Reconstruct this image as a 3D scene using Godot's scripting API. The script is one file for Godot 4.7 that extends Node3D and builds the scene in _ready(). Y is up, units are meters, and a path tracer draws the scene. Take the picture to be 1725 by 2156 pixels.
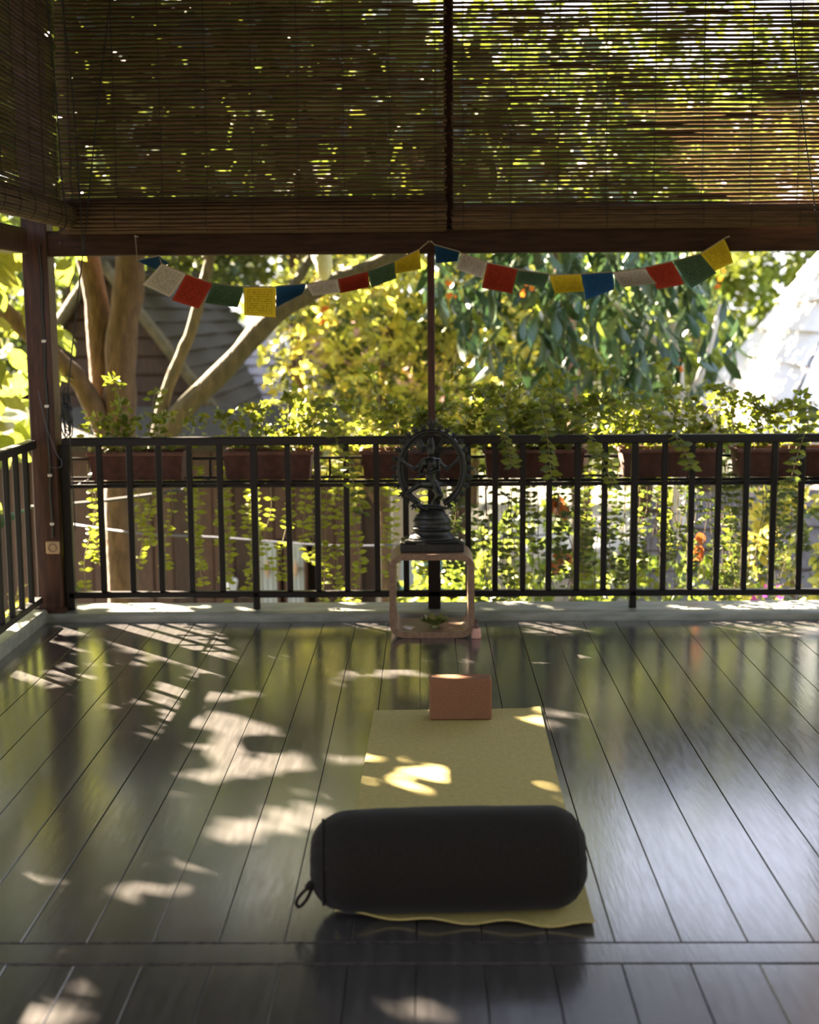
extends Node3D
# An open upstairs yoga veranda: dark plank floor, railings, roll-up bamboo blinds, garden beyond.
# Metres, y up, the veranda floor is y = 0, the front railing stands at z = -6.38, the garden lies 2.8 m lower.

const SUN := Vector3(-0.6, 0.53, -0.6)      # direction towards the sun
const GROUND := -2.8
var M := {}
var rng := RandomNumberGenerator.new()
var used := {}
var meshes := {}

# ---------------------------------------------------------------- naming helpers
func numbered(called: String) -> String:
	var n: int = used.get(called, 0)
	used[called] = n + 1
	return called if n == 0 else "%s_%03d" % [called, n]

func tag(o: Node, label := "", category := "", group := "", kind := "") -> Node:
	if label: o.set_meta("label", label)
	if category: o.set_meta("category", category)
	if group: o.set_meta("group", group)
	if kind: o.set_meta("kind", kind)
	return o

func thing(called: String, label: String, category: String, at := Vector3.ZERO, group := "") -> Node3D:
	var o := Node3D.new()
	o.name = numbered(called)
	add_child(o)
	o.position = at
	tag(o, label, category, group)
	return o

func part(parent: Node, called: String, mesh: Mesh, mat: Material, at := Vector3.ZERO, turn := Vector3.ZERO) -> MeshInstance3D:
	var o := MeshInstance3D.new()
	o.mesh = mesh
	o.material_override = mat
	o.name = numbered(called) if parent == self else called
	parent.add_child(o, true)
	o.position = at
	o.rotation = turn
	return o

func placed(parent: Node, called: String, mesh: Mesh, mat: Material, xf: Transform3D) -> MeshInstance3D:
	var o := part(parent, called, mesh, mat)
	o.transform = xf
	return o

func structure(called: String, mesh: Mesh, mat: Material, at := Vector3.ZERO) -> MeshInstance3D:
	var o := part(self, called, mesh, mat, at)
	o.set_meta("kind", "structure")
	return o

# ---------------------------------------------------------------- shape helpers
func new_st() -> SurfaceTool:
	var st := SurfaceTool.new()
	st.begin(Mesh.PRIMITIVE_TRIANGLES)
	return st

func done(st: SurfaceTool) -> ArrayMesh:
	st.generate_normals()
	return st.commit()

func tri(st: SurfaceTool, a: Vector3, b: Vector3, c: Vector3, smooth := -1) -> void:
	st.set_smooth_group(smooth)
	st.add_vertex(a)
	st.set_smooth_group(smooth)
	st.add_vertex(b)
	st.set_smooth_group(smooth)
	st.add_vertex(c)

# a convex face turned away from a point inside
func face(st: SurfaceTool, p: Array, inside: Vector3, smooth := -1) -> void:
	var mid := Vector3.ZERO
	for v in p: mid += v
	mid /= p.size()
	var n: Vector3 = (p[1] - p[0]).cross(p[2] - p[0])
	var flip := n.dot(mid - inside) > 0.0      # front faces run clockwise
	for i in range(1, p.size() - 1):
		if flip: tri(st, p[0], p[i + 1], p[i], smooth)
		else: tri(st, p[0], p[i], p[i + 1], smooth)

func add_box(st: SurfaceTool, xf: Transform3D, size: Vector3, b := 0.004) -> void:
	var h := size / 2.0
	b = minf(b, minf(h.x, minf(h.y, h.z)) * 0.6)
	var c := xf.origin
	var k := func(x, y, z): return xf * Vector3(x, y, z)
	for s in [-1.0, 1.0]:
		face(st, [k.call(s * h.x, -h.y + b, -h.z + b), k.call(s * h.x, h.y - b, -h.z + b), k.call(s * h.x, h.y - b, h.z - b), k.call(s * h.x, -h.y + b, h.z - b)], c)
		face(st, [k.call(-h.x + b, s * h.y, -h.z + b), k.call(h.x - b, s * h.y, -h.z + b), k.call(h.x - b, s * h.y, h.z - b), k.call(-h.x + b, s * h.y, h.z - b)], c)
		face(st, [k.call(-h.x + b, -h.y + b, s * h.z), k.call(h.x - b, -h.y + b, s * h.z), k.call(h.x - b, h.y - b, s * h.z), k.call(-h.x + b, h.y - b, s * h.z)], c)
		for t in [-1.0, 1.0]:
			face(st, [k.call(s * h.x, t * (h.y - b), -h.z + b), k.call(s * h.x, t * (h.y - b), h.z - b), k.call(s * (h.x - b), t * h.y, h.z - b), k.call(s * (h.x - b), t * h.y, -h.z + b)], c)
			face(st, [k.call(s * h.x, -h.y + b, t * (h.z - b)), k.call(s * h.x, h.y - b, t * (h.z - b)), k.call(s * (h.x - b), h.y - b, t * h.z), k.call(s * (h.x - b), -h.y + b, t * h.z)], c)
			face(st, [k.call(-h.x + b, s * h.y, t * (h.z - b)), k.call(h.x - b, s * h.y, t * (h.z - b)), k.call(h.x - b, s * (h.y - b), t * h.z), k.call(-h.x + b, s * (h.y - b), t * h.z)], c)
			for u in [-1.0, 1.0]:
				face(st, [k.call(s * h.x, t * (h.y - b), u * (h.z - b)), k.call(s * (h.x - b), t * h.y, u * (h.z - b)), k.call(s * (h.x - b), t * (h.y - b), u * h.z)], c)

func box(size: Vector3, b := 0.004) -> Mesh:
	var key := "box %s %s" % [size, b]
	if not meshes.has(key):
		var st := new_st()
		add_box(st, Transform3D(), size, b)
		meshes[key] = done(st)
	return meshes[key]

# rows of points; each row has the same number of points
func add_grid(st: SurfaceTool, rows: Array, close_u := false, close_v := false, smooth := 1, flip := false) -> void:
	var n := rows.size()
	var m: int = rows[0].size()
	for i in (n if close_v else n - 1):
		var a: Array = rows[i]
		var b: Array = rows[(i + 1) % n]
		for j in (m if close_u else m - 1):
			var k := (j + 1) % m
			if flip:
				tri(st, a[j], b[j], a[k], smooth)
				tri(st, a[k], b[j], b[k], smooth)
			else:
				tri(st, a[j], a[k], b[j], smooth)
				tri(st, a[k], b[k], b[j], smooth)

func add_tube(st: SurfaceTool, pts: Array, radii: Variant, sides := 6, closed := false) -> void:
	var rows := []
	var n := pts.size()
	var side := Vector3.ZERO
	for i in n:
		var a: Vector3 = pts[(i - 1 + n) % n] if (i > 0 or closed) else pts[0]
		var b: Vector3 = pts[(i + 1) % n] if (i < n - 1 or closed) else pts[n - 1]
		var d := (b - a).normalized()
		if side == Vector3.ZERO: side = d.cross(Vector3(0.31, 0.2, 0.93)).normalized()
		side = (side - d * side.dot(d)).normalized()
		var up := d.cross(side)
		var r: float = radii if (radii is float or radii is int) else radii[i]
		var row := []
		for j in sides:
			var t := TAU * j / sides
			row.append(pts[i] + (side * cos(t) + up * sin(t)) * r)
		rows.append(row)
	add_grid(st, rows, true, closed, 1, false)
	if not closed:
		for e in [0, n - 1]:
			var inside: Vector3 = pts[1] if e == 0 else pts[n - 2]
			face(st, rows[e], inside)

func tube(pts: Array, radii: Variant, sides := 6, closed := false) -> ArrayMesh:
	var st := new_st()
	add_tube(st, pts, radii, sides, closed)
	return done(st)

func add_lathe(st: SurfaceTool, profile: Array, sides := 24, at := Vector3.ZERO, squash := 1.0, smooth := 1) -> void:
	var rows := []
	for p in profile:
		var row := []
		for j in sides:
			var t := TAU * j / sides
			row.append(at + Vector3(cos(t) * p.x, p.y, sin(t) * p.x * squash))
		rows.append(row)
	add_grid(st, rows, true, false, smooth, false)

func smooth_path(pts: Array, per := 4) -> Array:
	var out := []
	for i in pts.size() - 1:
		var p0: Vector3 = pts[maxi(i - 1, 0)]
		var p3: Vector3 = pts[mini(i + 2, pts.size() - 1)]
		var p1: Vector3 = pts[i]
		var p2: Vector3 = pts[i + 1]
		for k in per:
			out.append(p1.cubic_interpolate(p2, p0, p3, float(k) / per))
	out.append(pts[pts.size() - 1])
	return out

# a leaf along +y from its stalk, width across x, facing +z
func leaf_mesh(w: Array, fold := 0.25, droop := 0.35, waver := 0.0) -> ArrayMesh:
	var st := new_st()
	var rows := []
	var n := w.size()
	for i in n:
		var t := float(i) / (n - 1)
		var a := droop * t
		var c := Vector3(0, sin(a) / maxf(droop, 0.001) if droop > 0.001 else t, -(1.0 - cos(a)) / maxf(droop, 0.001))
		var e: float = w[i]
		var lift := e * fold + waver * sin(t * 9.0) * e
		rows.append([c + Vector3(-e, 0, lift), c, c + Vector3(e, 0, lift)])
	add_grid(st, rows, false, false, 1, true)
	return done(st)

# surface nets over a list of tapered capsules [a, b, ra, rb]
func blob_mesh(bones: Array, cell: float, blend: float) -> ArrayMesh:
	var lo := Vector3.INF
	var hi := -Vector3.INF
	for b in bones:
		var r: float = maxf(b[2], b[3]) + cell * 2.0
		lo = lo.min(b[0] - Vector3.ONE * r).min(b[1] - Vector3.ONE * r)
		hi = hi.max(b[0] + Vector3.ONE * r).max(b[1] + Vector3.ONE * r)
	var n := Vector3i(((hi - lo) / cell).ceil()) + Vector3i.ONE
	var field := PackedFloat32Array()
	field.resize(n.x * n.y * n.z)
	field.fill(1.0)
	for b in bones:
		var a: Vector3 = b[0]
		var ab: Vector3 = b[1] - a
		var l2 := maxf(ab.length_squared(), 1e-9)
		var reach: float = maxf(b[2], b[3]) + blend + cell * 2.0
		var i0 := Vector3i(((a.min(b[1]) - Vector3.ONE * reach - lo) / cell).floor()).clamp(Vector3i.ZERO, n - Vector3i.ONE)
		var i1 := Vector3i(((a.max(b[1]) + Vector3.ONE * reach - lo) / cell).ceil()).clamp(Vector3i.ZERO, n - Vector3i.ONE)
		for z in range(i0.z, i1.z + 1):
			for y in range(i0.y, i1.y + 1):
				for x in range(i0.x, i1.x + 1):
					var p := lo + Vector3(x, y, z) * cell
					var t := clampf((p - a).dot(ab) / l2, 0, 1)
					var d := (p - a - ab * t).length() - lerpf(b[2], b[3], t)
					var at := x + n.x * (y + n.y * z)
					var o := field[at]
					var h := maxf(blend - absf(o - d), 0.0) / blend
					field[at] = minf(o, d) - h * h * blend * 0.25
	var index := {}
	var corner := [Vector3i(0, 0, 0), Vector3i(1, 0, 0), Vector3i(0, 1, 0), Vector3i(1, 1, 0), Vector3i(0, 0, 1), Vector3i(1, 0, 1), Vector3i(0, 1, 1), Vector3i(1, 1, 1)]
	var edges := [[0, 1], [2, 3], [4, 5], [6, 7], [0, 2], [1, 3], [4, 6], [5, 7], [0, 4], [1, 5], [2, 6], [3, 7]]
	var st := new_st()
	for z in n.z - 1:
		for y in n.y - 1:
			for x in n.x - 1:
				var v := []
				var inside := 0
				for c in corner:
					var f: float = field[x + c.x + n.x * (y + c.y + n.y * (z + c.z))]
					v.append(f)
					if f < 0.0: inside += 1
				if inside == 0 or inside == 8: continue
				var sum := Vector3.ZERO
				var k := 0
				for e in edges:
					var fa: float = v[e[0]]
					var fb: float = v[e[1]]
					if (fa < 0.0) != (fb < 0.0):
						sum += Vector3(corner[e[0]]).lerp(Vector3(corner[e[1]]), fa / (fa - fb))
						k += 1
				index[Vector3i(x, y, z)] = lo + (Vector3(x, y, z) + sum / k) * cell
	for at in index:
		var f0: float = field[at.x + n.x * (at.y + n.y * at.z)]
		for axis in 3:
			var step := Vector3i.ZERO
			step[axis] = 1
			var q: Vector3i = at + step
			var f1: float = field[q.x + n.x * (q.y + n.y * q.z)]
			if (f0 < 0.0) == (f1 < 0.0): continue
			var u := Vector3i.ZERO
			var w := Vector3i.ZERO
			u[(axis + 1) % 3] = 1
			w[(axis + 2) % 3] = 1
			if not (index.has(at - u) and index.has(at - w) and index.has(at - u - w)): continue
			var p := [index[at], index[at - u], index[at - u - w], index[at - w]]
			if f0 < 0.0: p.reverse()
			tri(st, p[0], p[1], p[2], 1)
			tri(st, p[0], p[2], p[3], 1)
	return done(st)

# ---------------------------------------------------------------- material helpers
func noise_tex(freq: float, lo: Color, hi: Color, size := 512, seed_ := 1, octaves := 4, mids: Array = []) -> NoiseTexture2D:
	var t := NoiseTexture2D.new()
	t.width = size
	t.height = size
	t.seamless = true
	var n := FastNoiseLite.new()
	n.noise_type = FastNoiseLite.TYPE_SIMPLEX_SMOOTH
	n.seed = seed_
	n.frequency = freq
	n.fractal_octaves = octaves
	t.noise = n
	var g := Gradient.new()
	g.set_color(0, lo)
	g.set_color(1, hi)
	for m in mids: g.add_point(m[0], m[1])
	t.color_ramp = g
	return t

func srgb(r: float, g: float, b: float) -> Color:      # from linear base colours
	return Color(r, g, b).linear_to_srgb()

func mat(c: Color, rough := 0.7, spec := 0.5) -> StandardMaterial3D:
	var m := StandardMaterial3D.new()
	m.albedo_color = c
	m.roughness = rough
	m.metallic_specular = spec
	return m

# wood: grain stretched along one axis of the object's own box
func wood(lo: Color, hi: Color, rough: float, scale: Vector3, world := false, relief := 0.05, spec := 0.5) -> StandardMaterial3D:
	var m := mat(Color.WHITE, rough, spec)
	m.albedo_texture = noise_tex(0.012, lo, hi, 512, 3 + M.size(), 5)
	m.heightmap_enabled = true
	m.heightmap_scale = relief
	m.heightmap_texture = M.grain_height
	m.uv1_triplanar = true
	m.uv1_world_triplanar = world
	m.uv1_scale = scale
	return m

func leafy(c: Color, back := 0.8, rough := 0.45) -> StandardMaterial3D:
	var m := mat(c, rough, 0.5)
	m.backlight_enabled = true
	m.backlight = Color(back, back, back)
	m.vertex_color_use_as_albedo = true
	m.albedo_texture = M.leaf_mottle
	m.uv1_triplanar = true
	m.uv1_world_triplanar = true
	m.uv1_scale = Vector3(6, 6, 6)
	m.cull_mode = BaseMaterial3D.CULL_DISABLED
	return m

func make_materials() -> void:
	M.grain_height = noise_tex(0.02, Color.BLACK, Color.WHITE, 512, 11, 5)
	M.leaf_mottle = noise_tex(0.01, Color(0.8, 0.82, 0.75), Color(1, 1, 1), 256, 17, 4)
	var fl := mat(Color.WHITE, 1.0, 0.71)
	fl.albedo_texture = noise_tex(0.006, srgb(0.032, 0.03, 0.028), srgb(0.06, 0.056, 0.053), 1024, 5, 6)
	fl.roughness_texture = noise_tex(0.008, Color(0.13, 0.13, 0.13), Color(0.23, 0.23, 0.23), 1024, 8, 6)
	fl.clearcoat_enabled = true      # worn varnish
	fl.clearcoat = 0.6
	fl.clearcoat_roughness = 0.2
	fl.heightmap_enabled = true
	fl.heightmap_scale = 0.018
	fl.heightmap_texture = noise_tex(0.012, Color.BLACK, Color.WHITE, 1024, 21, 6)
	fl.uv1_triplanar = true
	fl.uv1_world_triplanar = true
	fl.uv1_scale = Vector3(5.0, 1.0, 0.6)
	M.floor = fl
	M.kerb = wood(srgb(0.16, 0.17, 0.14), srgb(0.3, 0.31, 0.27), 0.42, Vector3(0.8, 2, 2), true, 0.05)
	M.post = wood(srgb(0.026, 0.0095, 0.005), srgb(0.075, 0.029, 0.016), 0.45, Vector3(6, 0.7, 6), true, 0.06, 0.35)
	M.beam = wood(srgb(0.022, 0.01, 0.006), srgb(0.05, 0.024, 0.014), 0.7, Vector3(0.7, 6, 6), true, 0.06, 0.3)
	M.rail = mat(srgb(0.008, 0.0062, 0.0048), 0.42, 0.32)
	M.roof = wood(srgb(0.05, 0.03, 0.018), srgb(0.09, 0.057, 0.036), 0.7, Vector3(2, 2, 0.5), true, 0.05)
	M.wall = wood(srgb(0.05, 0.03, 0.017), srgb(0.09, 0.056, 0.034), 0.65, Vector3(2, 0.5, 2), true, 0.05)
	for k in 3:
		var b := mat(Color.WHITE, 0.6, 0.4)
		b.albedo_texture = noise_tex(0.02, srgb(0.036 + 0.01 * k, 0.02 + 0.0055 * k, 0.0085 + 0.002 * k), srgb(0.092 + 0.014 * k, 0.052 + 0.008 * k, 0.022 + 0.0035 * k), 256, 31 + k, 4)
		b.uv1_triplanar = true
		b.uv1_world_triplanar = true
		b.uv1_scale = Vector3(1.2, 9, 1.2)
		M["bamboo%d" % k] = b
	M.thread = mat(srgb(0.02, 0.016, 0.012), 0.8)
	M.cord = mat(srgb(0.012, 0.011, 0.01), 0.7)
	M.string = mat(srgb(0.3, 0.24, 0.16), 0.8)
	M.black = mat(srgb(0.012, 0.012, 0.012), 0.45)
	M.white = mat(srgb(0.62, 0.58, 0.52), 0.5)
	M.ivory = mat(srgb(0.45, 0.3, 0.17), 0.4)
	M.ivory_dark = mat(srgb(0.2, 0.13, 0.075), 0.45)
	M.terracotta = wood(srgb(0.05, 0.016, 0.009), srgb(0.1, 0.035, 0.02), 0.75, Vector3(3, 3, 3), true, 0.03)
	M.terracotta_rim = wood(srgb(0.11, 0.045, 0.03), srgb(0.2, 0.09, 0.06), 0.7, Vector3(3, 3, 3), true, 0.03)
	M.soil = wood(srgb(0.04, 0.025, 0.015), srgb(0.11, 0.07, 0.045), 0.95, Vector3(9, 9, 9), true, 0.4)
	M.bronze = wood(srgb(0.006, 0.007, 0.006), srgb(0.018, 0.019, 0.016), 0.42, Vector3(8, 8, 8), false, 0.08)
	M.bronze.metallic = 0.35
	M.ply = wood(srgb(0.17, 0.1, 0.062), srgb(0.28, 0.185, 0.12), 0.45, Vector3(2, 2, 9), false, 0.03)
	M.ply_edge = wood(srgb(0.12, 0.066, 0.036), srgb(0.22, 0.13, 0.075), 0.5, Vector3(5, 5, 1), false, 0.03)
	var mt := mat(Color.WHITE, 0.8, 0.35)
	mt.albedo_texture = noise_tex(0.02, srgb(0.3, 0.245, 0.082), srgb(0.37, 0.305, 0.108), 512, 41, 5)
	mt.heightmap_enabled = true
	mt.heightmap_scale = 0.025
	mt.heightmap_texture = ribs()
	mt.uv1_triplanar = true
	mt.uv1_scale = Vector3(4, 4, 4)
	M.mat = mt
	var ck := mat(Color.WHITE, 0.85, 0.3)
	ck.albedo_texture = noise_tex(0.11, srgb(0.06, 0.024, 0.011), srgb(0.32, 0.17, 0.09), 512, 51, 3, [[0.4, srgb(0.16, 0.075, 0.036)], [0.62, srgb(0.22, 0.105, 0.052)]])
	ck.heightmap_enabled = true
	ck.heightmap_scale = 0.1
	ck.heightmap_texture = noise_tex(0.11, Color.BLACK, Color.WHITE, 512, 51, 3)
	ck.uv1_triplanar = true
	ck.uv1_scale = Vector3(5, 5, 5)
	M.cork = ck
	var bo := mat(Color.WHITE, 0.92, 0.2)
	bo.albedo_texture = noise_tex(0.05, srgb(0.0105, 0.009, 0.007), srgb(0.017, 0.0148, 0.012), 256, 61, 4)
	bo.rim_enabled = true
	bo.rim = 0.1
	bo.rim_tint = 0.6
	bo.heightmap_enabled = true
	bo.heightmap_scale = 0.05
	bo.heightmap_texture = ribs()
	bo.uv1_triplanar = true
	bo.uv1_scale = Vector3(7, 7, 7)
	M.bolster = bo
	var print_tex := flag_print()
	var dyes := {"blue": srgb(0.013, 0.05, 0.11), "white": srgb(0.38, 0.33, 0.27), "red": srgb(0.23, 0.027, 0.013), "green": srgb(0.05, 0.085, 0.045), "yellow": srgb(0.5, 0.36, 0.02)}
	for d in dyes:
		var f := mat(dyes[d], 0.85, 0.2)
		f.albedo_texture = print_tex
		f.backlight_enabled = true
		f.backlight = Color(0.85, 0.85, 0.85)
		f.cull_mode = BaseMaterial3D.CULL_DISABLED
		M["flag_" + d] = f
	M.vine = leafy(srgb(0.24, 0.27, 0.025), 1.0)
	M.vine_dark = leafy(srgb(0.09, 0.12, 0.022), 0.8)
	M.stem = mat(srgb(0.2, 0.17, 0.06), 0.7)
	M.twig = mat(srgb(0.12, 0.085, 0.05), 0.8)
	M.leaf_lime = leafy(srgb(0.62, 0.56, 0.09), 1.0)
	M.leaf_mid = leafy(srgb(0.2, 0.25, 0.03), 0.95)
	M.leaf_canopy = leafy(srgb(0.1, 0.122, 0.017), 0.9, 0.5)
	M.leaf_dark = leafy(srgb(0.05, 0.095, 0.035), 0.6, 0.35)
	M.leaf_big = leafy(srgb(0.3, 0.33, 0.05), 0.95, 0.35)
	M.dead = leafy(srgb(0.42, 0.13, 0.03), 0.7)
	M.blossom_white = leafy(srgb(0.8, 0.76, 0.7), 0.6)
	M.blossom_orange = leafy(srgb(0.75, 0.2, 0.02), 0.7)
	M.blossom_magenta = leafy(srgb(0.6, 0.07, 0.5), 0.8)
	M.bark = wood(srgb(0.05, 0.03, 0.016), srgb(0.15, 0.092, 0.05), 0.95, Vector3(2.2, 0.8, 2.2), true, 1.2)
	M.bark_moss = wood(srgb(0.04, 0.036, 0.015), srgb(0.12, 0.095, 0.048), 0.95, Vector3(2.2, 0.9, 2.2), true, 1.2)
	M.bark_white = wood(srgb(0.42, 0.38, 0.33), srgb(0.6, 0.55, 0.5), 0.85, Vector3(3, 1, 3), true, 0.5)
	M.gable = wood(srgb(0.016, 0.0075, 0.004), srgb(0.042, 0.02, 0.011), 0.75, Vector3(3, 0.6, 3), true, 0.2)
	M.shingle = wood(srgb(0.014, 0.012, 0.006), srgb(0.04, 0.033, 0.018), 0.95, Vector3(3, 3, 3), true, 0.6)
	M.shingle_grey = wood(srgb(0.18, 0.16, 0.165), srgb(0.34, 0.31, 0.32), 0.85, Vector3(3, 3, 3), true, 0.6)
	M.shingle_red = wood(srgb(0.34, 0.16, 0.13), srgb(0.52, 0.3, 0.26), 0.85, Vector3(3, 3, 3), true, 0.4)
	M.thatch = wood(srgb(0.68, 0.62, 0.58), srgb(0.84, 0.8, 0.77), 0.95, Vector3(1.5, 5, 1.5), true, 1.5)
	M.house_wood = wood(srgb(0.024, 0.0095, 0.0045), srgb(0.065, 0.026, 0.012), 0.6, Vector3(4, 0.8, 4), true, 0.2)
	M.house_frame = mat(srgb(0.07, 0.032, 0.017), 0.6)
	M.plaster = wood(srgb(0.4, 0.36, 0.27), srgb(0.55, 0.5, 0.4), 0.9, Vector3(1, 1, 1), true, 0.1)
	M.pale_blue = mat(srgb(0.45, 0.52, 0.56), 0.5)
	M.aqua = mat(srgb(0.16, 0.42, 0.46), 0.5)
	M.grille = mat(srgb(0.14, 0.1, 0.05), 0.5)
	M.lantern = mat(srgb(0.6, 0.63, 0.66), 0.3)
	M.pale_cable = mat(srgb(0.09, 0.1, 0.135), 0.6)
	M.stone = wood(srgb(0.055, 0.045, 0.037), srgb(0.13, 0.108, 0.09), 0.9, Vector3(1.2, 1.2, 1.2), true, 1.0)
	M.ground = wood(srgb(0.02, 0.021, 0.01), srgb(0.065, 0.06, 0.028), 0.95, Vector3(0.4, 0.4, 0.4), true, 2.0)
	M.fruit = wood(srgb(0.42, 0.42, 0.2), srgb(0.58, 0.55, 0.3), 0.6, Vector3(4, 4, 4), false, 0.3)
	M.lotus = leafy(srgb(0.2, 0.22, 0.06), 0.6, 0.4)
	M.pink_clay = wood(srgb(0.42, 0.2, 0.14), srgb(0.6, 0.34, 0.26), 0.8, Vector3(9, 9, 9), false, 0.3)

func ribs() -> ImageTexture:
	var im := Image.create(128, 128, false, Image.FORMAT_L8)
	for y in 128:
		for x in 128:
			var v := 0.5 + 0.25 * sin(TAU * x / 8.0) + 0.25 * sin(TAU * y / 8.0)
			im.set_pixel(x, y, Color(v, v, v))
	return ImageTexture.create_from_image(im)

# woodblock print: a frame and rows of small marks
func flag_print() -> ImageTexture:
	var r := RandomNumberGenerator.new()
	r.seed = 9
	var im := Image.create(128, 128, false, Image.FORMAT_RGB8)
	im.fill(Color(1, 1, 1))
	var ink := Color(0.62, 0.6, 0.58)
	for k in [[14, 12, 100, 2], [14, 112, 100, 2], [14, 12, 2, 102], [112, 12, 2, 102]]:
		im.fill_rect(Rect2i(k[0], k[1], k[2], k[3]), ink)
	for row in 9:
		var x := 20
		while x < 106:
			var w := r.randi_range(2, 6)
			im.fill_rect(Rect2i(x, 20 + row * 10, w, r.randi_range(3, 6)), ink)
			x += w + r.randi_range(1, 3)
	for i in 1800:      # weave flecks
		var p := Vector2i(r.randi_range(0, 127), r.randi_range(0, 127))
		im.set_pixelv(p, im.get_pixelv(p) * r.randf_range(0.86, 0.97))
	return ImageTexture.create_from_image(im)

# ---------------------------------------------------------------- light on the floor: gaps in the crowns
# floor spots (x, z, and two half axes) that the sun reaches through gaps between the leaves outside
const GAPS := [[-1.173,-5.515,0.089,0.083,0.007,0.053],[-0.957,-5.278,0.076,0.025,0.010,0.064],[-0.778,-5.001,0.247,0.146,0.007,0.070],[-1.132,-4.854,0.025,0.000,0.008,0.037],[-0.965,-4.656,0.080,0.023,0.008,0.045],[-0.814,-4.672,0.076,0.034,0.006,0.045],[-0.656,-4.510,0.093,0.026,0.009,0.084],[-0.53,-4.189,0.2,0.083,0.008,0.125],[-0.837,-3.885,0.035,0.030,0.002,0.030],[-0.476,-3.636,0.099,0.066,0.002,0.081],[-0.409,-3.701,0.035,-0.038,0.011,0.048],[-0.266,-3.853,0.021,0.000,0.003,0.055],[-0.922,-3.337,0.016,0.000,0.010,0.039],[-0.722,-3.242,0.059,0.064,-0.001,0.034],[-1.110,-3.332,0.012,0.000,0.007,0.024],[-0.030,-4.072,0.047,0.038,-0.007,0.083],[0.268,-4.468,0.146,0.001,-0.001,0.021],[0.482,-4.721,0.064,0.051,-0.011,0.067],[-0.138,-5.377,0.112,0.002,0.002,0.067],[-0.337,-5.270,0.053,0.001,0.004,0.071],[-0.023,-2.642,0.044,0.015,-0.003,0.038],[-0.796,-2.604,0.059,0.000,0.006,0.023],[-1.704,-6.011,0.075,0.083,0.008,0.043],[-1.649,-5.847,0.056,0.061,0.006,0.033],[-1.539,-5.691,0.059,0.063,0.005,0.031],[-1.588,-5.391,0.051,0.052,0.007,0.035],[-1.569,-5.222,0.059,0.058,0.006,0.033],[1.267,-4.427,0.064,0.001,-0.008,0.031]]

func in_gap(p: Vector3, reach: float) -> bool:
	if p.y < 0.0: return false
	var hit := p - SUN * (p.y / SUN.y)
	if hit.x < -2.5 or hit.x > 3.0 or hit.z < -7.5 or hit.z > -2.0: return false
	for g in GAPS:
		var d := Vector2(hit.x - g[0], hit.z - g[1])
		var u := Vector2(g[2], g[3])
		var v := Vector2(g[4], g[5])
		var lu := u.length() + reach
		var lv := v.length() + reach
		if (d.dot(u.normalized()) / lu) ** 2 + (d.dot(v.normalized()) / lv) ** 2 < 1.0: return true
	return false

# ---------------------------------------------------------------- vegetation
var LEAF := {}

func make_leaves() -> void:
	LEAF.oval = leaf_mesh([0.02, 0.17, 0.25, 0.23, 0.13, 0.01], 0.3, 0.5)
	LEAF.long = leaf_mesh([0.02, 0.09, 0.135, 0.14, 0.1, 0.01], 0.35, 0.9, 0.2)
	LEAF.broad = leaf_mesh([0.03, 0.27, 0.37, 0.33, 0.19, 0.01], 0.15, 0.45, 0.15)
	LEAF.blade = leaf_mesh([0.025, 0.05, 0.062, 0.06, 0.045, 0.025, 0.005], 0.5, 1.1)
	LEAF.petal = leaf_mesh([0.1, 0.3, 0.4, 0.3, 0.05], -0.3, 0.8)
	# a twig with seven leaves, one unit long
	var st := new_st()
	var r := RandomNumberGenerator.new()
	r.seed = 4
	for k in 7:
		var y := 0.15 + 0.13 * k
		var d := Vector3(r.randf_range(-0.5, 0.5) + (1.0 if k % 2 else -1.0), r.randf_range(0.1, 0.8), r.randf_range(-0.7, 0.7)).normalized()
		st.append_from(LEAF.oval, 0, turned(Vector3(0, y, 0), d, r.randf() * TAU, r.randf_range(0.34, 0.5)))
	add_tube(st, [Vector3.ZERO, Vector3(0.02, 0.5, 0.02), Vector3(0, 1.05, 0)], [0.012, 0.009, 0.004], 4)
	LEAF.sprig = st.commit()

func turned(at: Vector3, dir: Vector3, roll: float, size: float) -> Transform3D:
	var y := dir.normalized()
	var x := y.cross(Vector3(0.123, 0.31, 0.94)).normalized()
	var b := Basis(x, y, x.cross(y))
	return Transform3D(b.rotated(y, roll).scaled_local(Vector3.ONE * size), at)

func dot_in_ball() -> Vector3:
	while true:
		var p := Vector3(rng.randf_range(-1, 1), rng.randf_range(-1, 1), rng.randf_range(-1, 1))
		if p.length() < 1.0: return p
	return Vector3.ZERO

# many copies of one leaf or sprig: foliage that nobody could count
func foliage(parent: Node, called: String, mesh: Mesh, m: Material, spots: Array, lo := 0.7, hi := 1.25) -> MultiMeshInstance3D:
	var mm := MultiMesh.new()
	mm.transform_format = MultiMesh.TRANSFORM_3D
	mm.use_colors = true
	mm.mesh = mesh
	mm.instance_count = spots.size()
	for i in spots.size():
		mm.set_instance_transform(i, spots[i])
		var v := rng.randf_range(lo, hi)
		mm.set_instance_color(i, Color(v * rng.randf_range(0.85, 1.15), v, v * rng.randf_range(0.8, 1.2)))
	var o := MultiMeshInstance3D.new()
	o.multimesh = mm
	o.material_override = m
	o.name = called
	parent.add_child(o, true)
	o.set_meta("kind", "stuff")
	return o

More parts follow.
